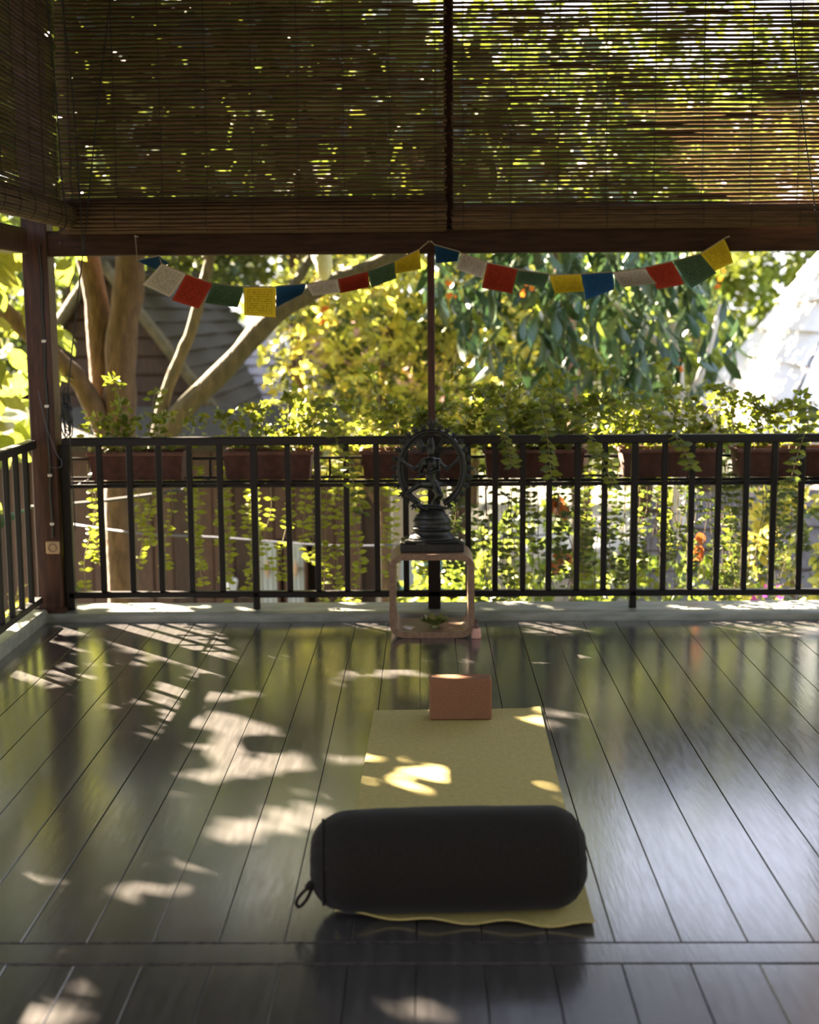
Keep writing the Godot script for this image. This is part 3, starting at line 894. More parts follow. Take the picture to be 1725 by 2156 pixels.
func stool_and_statue() -> void:
	var S := thing("loop_stool", "pale bent plywood stool shaped as a rounded square loop under the statue", "stool", Vector3(0.024, 0.0015, -6.06))
	var th := 0.027
	var dz := 0.145
	var st := new_st()
	var of := rounded_square(0.19, 0.065, dz)
	var ob := rounded_square(0.19, 0.065, -dz)
	var inf := []
	var inb := []
	for p in rounded_square(0.19 - th, 0.065 - th, dz): inf.append(p + Vector3(0, th, 0))
	for p in rounded_square(0.19 - th, 0.065 - th, -dz): inb.append(p + Vector3(0, th, 0))
	add_grid(st, [of, ob], true, false, 1, true)
	add_grid(st, [inf, inb], true, false, 1, false)
	part(S, "bent_panel", done(st), M.ply)
	for e in [[of, inf, false, "front_edge"], [ob, inb, true, "rear_edge"]]:
		var se := new_st()
		add_grid(se, [e[0], e[1]], true, false, -1, e[2])
		part(S, e[3], done(se), M.ply_edge)

	# statue: a dancer inside a ring of flames
	var base := Vector3(0.026, 0.3825, -6.06)
	var t := thing("dancer_statue", "dark bronze statue of a four-armed dancer inside a ring of flames", "statue", base)
	var pl := new_st()
	add_box(pl, Transform3D(Basis(), Vector3(0, 0.019, 0)), Vector3(0.285, 0.038, 0.2), 0.003)
	add_box(pl, Transform3D(Basis(), Vector3(0, 0.043, 0)), Vector3(0.245, 0.011, 0.17), 0.003)
	part(t, "plinth", done(pl), M.bronze)
	var lp := new_st()
	add_lathe(lp, [Vector2(0.0, 0.048), Vector2(0.108, 0.048), Vector2(0.105, 0.056), Vector2(0.094, 0.066), Vector2(0.084, 0.076), Vector2(0.083, 0.088), Vector2(0.093, 0.093), Vector2(0.093, 0.099), Vector2(0.08, 0.104), Vector2(0.083, 0.118), Vector2(0.086, 0.13), Vector2(0.078, 0.142), Vector2(0.072, 0.147), Vector2(0.075, 0.153), Vector2(0.06, 0.162), Vector2(0.058, 0.176), Vector2(0.04, 0.182), Vector2(0.0, 0.183)], 32, Vector3.ZERO, 0.72)
	var lo := part(t, "lotus_pedestal", done(lp), M.bronze)
	for k in 18:
		var a := TAU * (k + 0.5) / 18
		var pm := leaf_mesh([0.16, 0.34, 0.36, 0.22, 0.02], -0.35, 0.9)
		meshes.lotus_petal = meshes.get("lotus_petal", pm)
		placed(lo, "petal", meshes.lotus_petal, M.bronze, Transform3D(Basis(Vector3(0, 1, 0), PI / 2 - a).scaled_local(Vector3(0.036, 0.036, 0.03)), Vector3(cos(a) * 0.079, 0.106, sin(a) * 0.079 * 0.74)))
	# ring
	var ring := []
	for i in 45:
		var a := lerpf(-PI * 0.38, PI * 1.38, i / 44.0)
		ring.append(Vector3(cos(a) * 0.148, 0.362 + sin(a) * 0.172, -0.012))
	var rs := new_st()
	add_tube(rs, ring, 0.0115, 8)
	var inner := []
	for p in ring: inner.append(Vector3(p.x * 0.9, 0.362 + (p.y - 0.362) * 0.9, -0.006))
	add_tube(rs, inner, 0.004, 6)
	var fr := part(t, "flame_ring", done(rs), M.bronze)
	var fm := new_st()
	for q in [[-0.5, 0.75], [0.0, 1.0], [0.5, 0.75]]:
		var w: float = q[0]
		add_tube(fm, [Vector3(0, 0, 0), Vector3(w * 0.25, q[1] * 0.45, 0), Vector3(w * 0.75, q[1] * 0.75, 0), Vector3(w * 0.6, q[1], 0)], [0.2, 0.19, 0.1, 0.012], 5)
	meshes.flame = done(fm)
	for k in 25:
		var a := lerpf(-PI * 0.34, PI * 1.34, k / 24.0)
		var s := 0.036 if k != 12 else 0.055
		placed(fr, "flame", meshes.flame, M.bronze, Transform3D(Basis(Vector3(0, 0, 1), a - PI / 2).scaled_local(Vector3(s, s, s * 0.6)), Vector3(cos(a) * 0.155, 0.362 + sin(a) * 0.179, -0.012)))
	# figure
	var V := func(x, y, z): return Vector3(x, y, z)
	var bones := [
		[V.call(0, 0.298, 0), V.call(-0.004, 0.335, 0.002), 0.027, 0.022], [V.call(-0.004, 0.335, 0.002), V.call(-0.004, 0.388, 0.004), 0.023, 0.031],
		[V.call(-0.034, 0.398, 0), V.call(0.028, 0.398, 0), 0.016, 0.016], [V.call(-0.003, 0.4, 0.004), V.call(-0.003, 0.428, 0.006), 0.012, 0.011],
		[V.call(-0.003, 0.44, 0.01), V.call(-0.003, 0.452, 0.01), 0.018, 0.02], [V.call(-0.003, 0.466, 0.006), V.call(-0.003, 0.505, 0.004), 0.019, 0.009],
		[V.call(-0.002, 0.442, 0.026), V.call(-0.002, 0.436, 0.031), 0.004, 0.005],
		[V.call(0.012, 0.292, 0), V.call(0.036, 0.25, 0.03), 0.021, 0.016], [V.call(0.036, 0.25, 0.03), V.call(0.008, 0.21, 0.0), 0.015, 0.009], [V.call(0.008, 0.206, 0.0), V.call(0.014, 0.202, 0.03), 0.009, 0.007],
		[V.call(-0.012, 0.294, 0.01), V.call(-0.052, 0.302, 0.05), 0.021, 0.016], [V.call(-0.052, 0.302, 0.05), V.call(-0.1, 0.268, 0.045), 0.015, 0.009], [V.call(-0.1, 0.268, 0.045), V.call(-0.128, 0.262, 0.05), 0.009, 0.006],
		[V.call(-0.034, 0.398, 0), V.call(-0.08, 0.362, -0.004), 0.011, 0.009], [V.call(-0.08, 0.362, -0.004), V.call(-0.132, 0.398, 0.0), 0.009, 0.006], [V.call(-0.132, 0.398, 0), V.call(-0.142, 0.418, 0.0), 0.009, 0.008],
		[V.call(0.028, 0.398, 0), V.call(0.068, 0.362, -0.004), 0.011, 0.009], [V.call(0.068, 0.362, -0.004), V.call(0.112, 0.398, 0.0), 0.009, 0.006], [V.call(0.112, 0.398, 0), V.call(0.122, 0.418, 0.0), 0.009, 0.008],
		[V.call(0.026, 0.396, 0.006), V.call(0.03, 0.362, 0.035), 0.011, 0.009], [V.call(0.03, 0.362, 0.035), V.call(-0.05, 0.345, 0.052), 0.009, 0.006], [V.call(-0.05, 0.345, 0.052), V.call(-0.072, 0.328, 0.052), 0.008, 0.005],
		[V.call(-0.034, 0.396, 0.006), V.call(-0.05, 0.358, 0.018), 0.011, 0.009], [V.call(-0.05, 0.358, 0.018), V.call(-0.036, 0.392, 0.045), 0.009, 0.006], [V.call(-0.036, 0.392, 0.045), V.call(-0.036, 0.412, 0.045), 0.009, 0.006],
		[V.call(0.02, 0.3, 0), V.call(0.085, 0.285, -0.01), 0.006, 0.004], [V.call(0.02, 0.296, 0.012), V.call(-0.02, 0.296, 0.014), 0.012, 0.012]]
	part(t, "dancer", blob_mesh(bones, 0.0048, 0.008), M.bronze)
	var hs := new_st()
	for s in [-1.0, 1.0]:
		for k in 8:
			var a := lerpf(-0.45, 0.8, k / 7.0)
			var L := 0.095 - 0.006 * absf(k - 3.0)
			var d := Vector3(s * cos(a), sin(a), 0)
			add_tube(hs, smooth_path([Vector3(s * 0.012, 0.45, -0.004), Vector3(s * 0.012, 0.45, -0.006) + d * L * 0.4, Vector3(s * 0.012, 0.452, -0.006) + d * L * 0.8 + Vector3(0, 0.006, 0), Vector3(s * 0.012, 0.45, -0.006) + d * L + Vector3(0, 0.016, 0)], 3), 0.0026, 5)
	part(t, "hair_strands", done(hs), M.bronze)
	part(t, "prone_figure", blob_mesh([[Vector3(-0.045, 0.192, 0.012), Vector3(0.03, 0.19, 0.01), 0.014, 0.013], [Vector3(-0.06, 0.2, 0.016), Vector3(-0.064, 0.204, 0.018), 0.013, 0.013], [Vector3(0.03, 0.19, 0.01), Vector3(0.066, 0.188, 0.02), 0.01, 0.007], [Vector3(-0.03, 0.19, 0.02), Vector3(-0.02, 0.186, 0.042), 0.007, 0.006]], 0.0048, 0.008), M.bronze)

	# green lotus bowl and small box inside the loop, little pink pot outside it
	var lb := thing("lotus_bowl", "small green lotus shaped bowl standing inside the stool loop", "bowl", Vector3(0.038, 0.0295, -6.0))
	var cs := new_st()
	add_lathe(cs, [Vector2(0, 0), Vector2(0.022, 0), Vector2(0.024, 0.006), Vector2(0.014, 0.012), Vector2(0.022, 0.02), Vector2(0.034, 0.032), Vector2(0.03, 0.032), Vector2(0.018, 0.02), Vector2(0, 0.018)], 20)
	part(lb, "cup", done(cs), M.lotus)
	for q in [[10, 0.062, 0.85, 0.0], [9, 0.058, 0.45, 0.35], [6, 0.05, 0.2, 0.1]]:
		for k in int(q[0]):
			var a: float = TAU * k / q[0] + q[3]
			var d := Vector3(cos(a) * q[2] * 1.6, 1.0, sin(a) * q[2] * 1.6)
			var y := d.normalized()
			var x := Vector3(cos(a), 0, sin(a)).cross(y).normalized()
			placed(lb, "petal", LEAF.petal, M.lotus, Transform3D(Basis(x, y, x.cross(y)).scaled_local(Vector3(0.045, q[1], 0.045)), Vector3(cos(a) * 0.02, 0.02, sin(a) * 0.02)))
	var bx := thing("match_box", "small pale matchbox lying inside the stool loop", "matchbox", Vector3(-0.083, 0.0335, -5.985))
	bx.rotation.y = -0.6
	part(bx, "sleeve", box(Vector3(0.05, 0.01, 0.026), 0.001), M.white)
	part(bx, "tray", box(Vector3(0.053, 0.007, 0.022), 0.001), M.ivory)
	var pp := thing("incense_pot", "little pinkish clay pot with a dark bottle neck beside the stool", "pot", Vector3(0.222, 0.0005, -5.92))
	var ps := new_st()
	add_lathe(ps, [Vector2(0, 0), Vector2(0.02, 0), Vector2(0.022, 0.004), Vector2(0.02, 0.03), Vector2(0.019, 0.043), Vector2(0.014, 0.046), Vector2(0, 0.046)], 8, Vector3.ZERO, 1.0, -1)
	part(pp, "pot", done(ps), M.pink_clay)
	var pn := new_st()
	add_lathe(pn, [Vector2(0.013, 0.045), Vector2(0.014, 0.052), Vector2(0.008, 0.062), Vector2(0.0065, 0.08), Vector2(0.0085, 0.084), Vector2(0.0, 0.085)], 14)
	part(pp, "neck", done(pn), M.house_frame)

# ---------------------------------------------------------------- prayer flags
const FLAGS_A := [[[-1.314,1.689],[-1.213,1.710],[-1.186,1.680],[-1.252,1.650]],[[-1.204,1.674],[-1.092,1.626],[-1.161,1.521],[-1.285,1.578]],[[-1.092,1.626],[-0.971,1.582],[-1.040,1.469],[-1.163,1.508]],[[-0.974,1.584],[-0.830,1.566],[-0.848,1.472],[-0.998,1.494]],[[-0.828,1.566],[-0.684,1.565],[-0.687,1.427],[-0.833,1.437]],[[-0.684,1.567],[-0.543,1.579],[-0.555,1.530],[-0.676,1.470]],[[-0.543,1.577],[-0.399,1.599],[-0.393,1.539],[-0.522,1.525]],[[-0.399,1.599],[-0.260,1.632],[-0.252,1.558],[-0.380,1.533]],[[-0.264,1.633],[-0.138,1.676],[-0.132,1.602],[-0.245,1.560]],[[-0.138,1.676],[-0.025,1.729],[-0.015,1.637],[-0.134,1.617]]]
const FLAGS_B := [[[0.046,1.749],[0.159,1.717],[0.146,1.670],[0.050,1.662]],[[0.167,1.710],[0.286,1.669],[0.265,1.599],[0.146,1.642]],[[0.286,1.667],[0.423,1.638],[0.395,1.527],[0.258,1.552]],[[0.429,1.634],[0.568,1.614],[0.553,1.556],[0.421,1.578]],[[0.568,1.609],[0.712,1.613],[0.720,1.533],[0.586,1.526]],[[0.712,1.613],[0.855,1.622],[0.873,1.543],[0.744,1.497]],[[0.855,1.618],[1.002,1.638],[1.042,1.565],[0.888,1.549]],[[1.001,1.640],[1.124,1.667],[1.193,1.564],[1.068,1.542]],[[1.130,1.669],[1.252,1.700],[1.326,1.612],[1.213,1.545]],[[1.252,1.700],[1.358,1.767],[1.415,1.661],[1.321,1.617]]]

func prayer_flags() -> void:
	var dye := ["blue", "white", "red", "green", "yellow"]
	var ends := [[Vector2(-1.319, 1.798), Vector2(0.018, 1.764)], [Vector2(0.03, 1.764), Vector2(1.379, 1.775)]]
	for g in 2:
		var list: Array = [FLAGS_A, FLAGS_B][g]
		var a: Vector2 = ends[g][0]
		var o := thing("prayer_flag_string", ["string of ten coloured prayer flags on the left half of the beam", "string of ten coloured prayer flags on the right half of the beam"][g], "prayer flags", Vector3(a.x, a.y, -6.27), "prayer flag strings")
		var line := [Vector3(0, 0, -0.05), Vector3.ZERO]
		for i in list.size():
			for k in 2:
				line.append(Vector3(list[i][k][0] - a.x, list[i][k][1] - a.y, 0.0))
		line.append(Vector3(ends[g][1].x - a.x, ends[g][1].y - a.y, 0.0))
		line.append(Vector3(ends[g][1].x - a.x, ends[g][1].y - a.y, -0.05))
		part(o, "string", tube(line, 0.0028, 5), M.string)
		for e in [Vector3(0, 0, 0), Vector3(ends[g][1].x - a.x, ends[g][1].y - a.y, 0)]:
			part(o, "nail", tube([e + Vector3(0, 0, -0.065), e + Vector3(0, 0, 0.008)], [0.003, 0.004], 6), M.string)
		for i in list.size():
			var st := new_st()
			var q := []
			for k in 4: q.append(Vector2(list[i][k][0] - a.x, list[i][k][1] - a.y))
			# a flag whose photographed drop is short blows towards the viewer or away from him
			var drop: float = ((q[3] - q[0]).length() + (q[2] - q[1]).length()) / 2
			var blow := sqrt(maxf(0.0, 0.135 * 0.135 - drop * drop)) * (1.0 if (i + g) % 2 else -1.0) * 0.8
			var rows := []
			for j in 9:
				var v := j / 8.0
				var row := []
				for k in 9:
					var u := k / 8.0
					var p: Vector2 = (q[0] as Vector2).lerp(q[1], u).lerp((q[3] as Vector2).lerp(q[2], u), v)
					row.append([Vector3(p.x, p.y, blow * v * v + 0.008 * v * sin(u * 7.0 + i * 2.1 + g)), Vector2(u, v)])
				rows.append(row)
			for j in 8:
				for k in 8:
					for c in [[j, k], [j + 1, k], [j, k + 1], [j, k + 1], [j + 1, k], [j + 1, k + 1]]:
						st.set_smooth_group(1)
						st.set_uv(rows[c[0]][c[1]][1])
						st.add_vertex(rows[c[0]][c[1]][0])
			var d: String = dye[i % 5]
			var f := part(o, "flag", done(st), M["flag_" + d])
			f.set_meta("label", "%s printed cloth flag" % d)

# ---------------------------------------------------------------- planters
const PLANTERS := [[-1.65, -1.17], [-0.995, -0.545], [-0.323, 0.193], [0.277, 0.781], [0.943, 1.446], [1.5, 2.001]]
const ORD := ["first", "second", "third", "fourth", "fifth", "sixth", "seventh", "eighth", "ninth", "tenth", "eleventh", "twelfth", "thirteenth", "fourteenth", "fifteenth", "sixteenth", "seventeenth", "eighteenth", "nineteenth", "twentieth", "twenty-first", "twenty-second", "twenty-third", "twenty-fourth", "twenty-fifth", "twenty-sixth", "twenty-seventh"]

func planters() -> void:
	var rack := thing("planter_rack", "dark metal rack outside the railing that carries the planter boxes", "rack", Vector3(0.1, 0.63, -6.62))
	for z in [-0.09, 0.09]:
		part(rack, "shelf_bar", box(Vector3(3.9, 0.014, 0.02), 0.002), M.rail, Vector3(0, 0.006, z))
	part(rack, "guard_bar", box(Vector3(3.9, 0.014, 0.014), 0.002), M.rail, Vector3(0, 0.1, -0.115))
	for k in 7:
		var x := -1.78 + 0.6 * k
		part(rack, "bracket", tube([Vector3(x, 0.1, -0.115), Vector3(x, 0.0, -0.115), Vector3(x, 0.0, 0.2)], 0.007, 5), M.rail)
	for i in 6:
		var a: float = PLANTERS[i][0]
		var b: float = PLANTERS[i][1]
		var w := b - a
		var t := thing("planter_box", "long red-brown planter box behind the railing, %s from the corner post" % ORD[i], "planter", Vector3((a + b) / 2, 0.645, -6.62), "planter boxes")
		var st := new_st()
		var rings := []
		for r in [[0.0, -0.012, 0.0], [0.125, 0.0, 0.012], [0.125, -0.008, 0.004], [0.1, -0.012, 0.0]]:
			var hx: float = w / 2 + r[1] - 0.012
			var hz: float = 0.08 + r[2]
			rings.append([Vector3(-hx, r[0], -hz), Vector3(-hx, r[0], hz), Vector3(hx, r[0], hz), Vector3(hx, r[0], -hz)])
		add_grid(st, rings, true, false, -1, true)
		face(st, rings[0], Vector3(0, 0.1, 0))
		part(t, "body", done(st), M.terracotta)
		for s in [-1.0, 1.0]:
			part(t, "rim", box(Vector3(w, 0.018, 0.016), 0.004), M.terracotta_rim, Vector3(0, 0.13, s * 0.096))
			part(t, "rim", box(Vector3(0.016, 0.018, 0.18), 0.004), M.terracotta_rim, Vector3(s * (w / 2 - 0.008), 0.13, 0))
		part(t, "soil", box(Vector3(w - 0.05, 0.02, 0.15), 0.006), M.soil, Vector3(0, 0.108, 0))
		# the bushy plant that grows in it
		var pl := thing("planter_bush", "leafy yellow-green bush growing in the %s planter from the corner post" % ORD[i], "plant", Vector3((a + b) / 2, 0.76, -6.63), "bushes in the planters")
		var lush: float = [0.6, 0.85, 1.1, 1.8, 1.4, 1.1][i]
		var spots := []
		var stems := int(12 * lush)
		var k := 0
		for s in stems:
			var h := rng.randf_range(0.13, 0.27) * (0.85 + 0.2 * lush)
			if s < 2: h += 0.13
			var x0 := rng.randf_range(-w / 2, w / 2)
			var lean := Vector3(rng.randf_range(-0.16, 0.16), 0, rng.randf_range(-0.13, 0.05))
			var pts := smooth_path([Vector3(x0, 0, rng.randf_range(-0.05, 0.05)), Vector3(x0, h * 0.55, 0) + lean * 0.4, Vector3(x0, h, 0) + lean, Vector3(x0, h * 0.98, 0) + lean * 1.6], 3)
			part(pl, "stem", tube(pts, 0.0022, 4), M.stem)
			for p in range(1, pts.size()):
				for m in 3:
					var d := Vector3(rng.randf_range(-1, 1), rng.randf_range(-0.2, 0.6), rng.randf_range(-1, 1))
					var xf := turned(pts[p] + d * 0.012, d, rng.randf() * TAU, rng.randf_range(0.034, 0.058))
					if m == 0 and k < 30:
						placed(pl, "leaf", LEAF.oval, M.vine, xf)
						k += 1
					else:
						spots.append(xf)
		for s in int(330 * lush):
			var p := Vector3(rng.randf_range(-w / 2 - 0.06, w / 2 + 0.06), 0.03 + 0.2 * pow(rng.randf(), 1.5) * (0.7 + 0.3 * lush), rng.randf_range(-0.16, 0.04))
			spots.append(turned(p, Vector3(rng.randf_range(-1, 1), rng.randf_range(-0.4, 0.7), rng.randf_range(-1, 1)), rng.randf() * TAU, rng.randf_range(0.028, 0.052)))
		foliage(pl, "foliage", LEAF.oval, M.vine, spots, 0.5, 1.2)
	# small white blossoms in the fifth planter
	var wb := thing("white_blossoms", "cluster of small white blossoms in the fifth planter above the rail", "flowers", Vector3(1.2, 0.8, -6.6))
	part(wb, "stem", tube([Vector3(0, -0.02, 0), Vector3(0.02, 0.08, 0), Vector3(-0.03, 0.14, 0)], 0.002, 4), M.stem)
	flower_mesh()
	for k in 44:
		var at := Vector3(rng.randf_range(-0.16, 0.24), rng.randf_range(0.05, 0.17), rng.randf_range(-0.05, 0.07))
		placed(wb, "blossom", meshes.flower, M.blossom_white, turned(at, Vector3(rng.randf_range(-0.5, 0.5), 0.4, 1), rng.randf() * TAU, rng.randf_range(0.016, 0.026)))

func flower_mesh() -> ArrayMesh:
	var st := new_st()
	for k in 5:
		var a := TAU * k / 5
		var d := Vector3(cos(a), 0.45, sin(a)).normalized()
		var x := d.cross(Vector3.UP).normalized()
		st.append_from(LEAF.petal, 0, Transform3D(Basis(x, d, x.cross(d)).scaled_local(Vector3.ONE * 0.6), Vector3.ZERO))
	meshes.flower = st.commit()
	return meshes.flower

# ---------------------------------------------------------------- vines hanging in the gaps of the railing
func vines() -> void:
	var xs := [-1.714, -1.552, -1.409, -1.27, -1.124, -0.979, -0.817, -0.655, -0.517, -0.378, -0.235, -0.096, 0.038, 0.2, 0.328, 0.46, 0.585, 0.718, 0.847, 0.988, 1.13, 1.259, 1.385, 1.516, 1.647, 1.777, 1.9]
	for g in xs.size() - 1:
		var mid: float = (xs[g] + xs[g + 1]) / 2
		var right := mid > 0.05
		var t := thing("hanging_vine", "leafy vine strands hanging in the %s gap of the front railing from the corner" % ORD[g], "vine", Vector3(mid, 0.66, -6.68), "vines hanging under the planters")
		var strands: int = [2, 1, 2, 3, 3, 3, 2, 3, 3, 2, 2, 2, 3, 3, 3, 2, 2, 3, 3, 3, 3, 3, 3, 3, 2, 3][g]
		var spots := []
		for s in strands:
			var x0 := rng.randf_range(-0.065, 0.065)
			var L := rng.randf_range(0.35, 0.72)
			if g == 1 or g == 2: L *= 0.75
			var z0 := rng.randf_range(-0.09, 0.03)
			var pts := smooth_path([Vector3(x0, 0.04, z0), Vector3(x0 + rng.randf_range(-0.02, 0.02), -L * 0.35, z0 - 0.02), Vector3(x0 + rng.randf_range(-0.035, 0.035), -L * 0.7, z0), Vector3(x0 + rng.randf_range(-0.04, 0.04), -L, z0 + 0.01)], 7)
			part(t, "stem", tube(pts, 0.0016, 4), M.stem)
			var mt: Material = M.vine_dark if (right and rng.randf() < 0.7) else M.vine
			for p in range(1, pts.size()):
				if rng.randf() < 0.12: continue
				for side in [-1.0, 1.0]:
					if rng.randf() < 0.2: continue
					var d := Vector3(side, rng.randf_range(-0.15, 0.5), rng.randf_range(-0.5, 0.5))
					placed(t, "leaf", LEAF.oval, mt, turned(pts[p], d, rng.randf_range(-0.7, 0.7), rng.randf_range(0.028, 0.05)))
		if right:
			for s in 3:
				var x1 := rng.randf_range(-0.07, 0.07)
				part(t, "dry_stem", tube(smooth_path([Vector3(x1, 0.03, -0.05), Vector3(x1 + rng.randf_range(-0.03, 0.03), -0.2, -0.08), Vector3(x1 + rng.randf_range(-0.06, 0.06), -0.42, -0.07), Vector3(x1 + rng.randf_range(-0.08, 0.08), -rng.randf_range(0.5, 0.75), -0.06)], 4), 0.0024, 4), M.twig)
			for s in 60:
				var p := Vector3(rng.randf_range(-0.075, 0.075), rng.randf_range(-0.72, 0.0), rng.randf_range(-0.3, -0.05))
				spots.append(turned(p, Vector3(rng.randf_range(-1, 1), rng.randf_range(-1.0, 0.4), rng.randf_range(-1, 1)), rng.randf() * TAU, rng.randf_range(0.025, 0.045)))
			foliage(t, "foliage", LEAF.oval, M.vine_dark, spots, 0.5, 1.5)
	# sprays that fall over the top rail into the room
	for q in [[-0.46, 0.1, 0.16, 0.42, "left of the statue"], [0.345, 0.02, 0.06, 0.2, "first right of the statue"], [0.56, 0.05, 0.03, 0.26, "near the fourth planter"], [0.72, 0.02, 0.16, 0.3, "between the fourth and fifth planters"], [1.12, 0.03, 0.13, 0.22, "below the white blossoms"], [1.8, 0.05, -0.1, 0.34, "at the right picture edge"]]:
		var t := thing("rail_spray", "green leafy spray falling over the top rail %s" % q[4], "vine", Vector3(q[0], 0.93, -6.5), "sprays over the top rail")
		var pts := smooth_path([Vector3(-q[2] * 0.8, -0.16, -0.12), Vector3(-q[2] * 0.3, q[1], -0.04), Vector3(0, 0.0, 0.12), Vector3(q[2] * 0.6, -q[3] * 0.5, 0.16), Vector3(q[2], -q[3], 0.17)], 6)
		part(t, "stem", tube(pts, 0.0022, 4), M.stem)
		for p in range(2, pts.size()):
			for side in [-1.0, 1.0]:
				placed(t, "leaf", LEAF.oval, M.vine if p % 3 else M.vine_dark, turned(pts[p], Vector3(side, rng.randf_range(-0.5, 0.3), rng.randf_range(-0.4, 0.4)), rng.randf_range(-0.6, 0.6), rng.randf_range(0.035, 0.06)))
	# dead leaf clusters caught behind the right half
	for q in [[0.66, 0.53, "under the fourth planter"], [0.70, 0.22, "above the bottom rail right of the stool"], [1.36, 0.28, "low behind the right half of the railing"]]:
		var t := thing("dead_leaves", "curled orange-brown dead leaves caught %s" % q[2], "leaves", Vector3(q[0], q[1], -6.8))
		for k in 7:
			placed(t, "leaf", LEAF.broad, M.dead, turned(Vector3(rng.randf_range(-0.03, 0.03), rng.randf_range(-0.06, 0.06), rng.randf_range(-0.03, 0.03)), Vector3(rng.randf_range(-0.5, 0.5), -1, rng.randf_range(-0.5, 0.5)), rng.randf() * TAU, rng.randf_range(0.06, 0.1)))

# ---------------------------------------------------------------- houses
# overlapping courses from an eave (a, b) up to a ridge (c above a, d above b)
func courses(parent: Node, called: String, a: Vector3, b: Vector3, c: Vector3, d: Vector3, n: int, m: Material, thick: float, out: Vector3) -> void:
	for i in n:
		var t0 := float(i) / n
		var t1 := minf(1.0, (i + 1.25) / n)
		var up := out * thick
		var l0 := a.lerp(c, t0)
		var r0 := b.lerp(d, t0)
		var l1 := a.lerp(c, t1)
		var r1 := b.lerp(d, t1)
		var st := new_st()
		var mid := (l0 + r0 + l1 + r1) / 4 - out
		var seg := 8
		for k in seg:
			var u0 := float(k) / seg
			var u1 := float(k + 1) / seg
			var j0 := out * thick * 0.5 * sin(k * 2.3 + i * 1.7)
			var j1 := out * thick * 0.5 * sin((k + 1) * 2.3 + i * 1.7)
			face(st, [l0.lerp(r0, u0) + up + j0, l0.lerp(r0, u1) + up + j1, l1.lerp(r1, u1), l1.lerp(r1, u0)], mid)
			face(st, [l0.lerp(r0, u0) + up + j0, l0.lerp(r0, u1) + up + j1, l0.lerp(r0, u1) - up, l0.lerp(r0, u0) - up], (l1 + r1) / 2)
		part(parent, called, done(st), m)

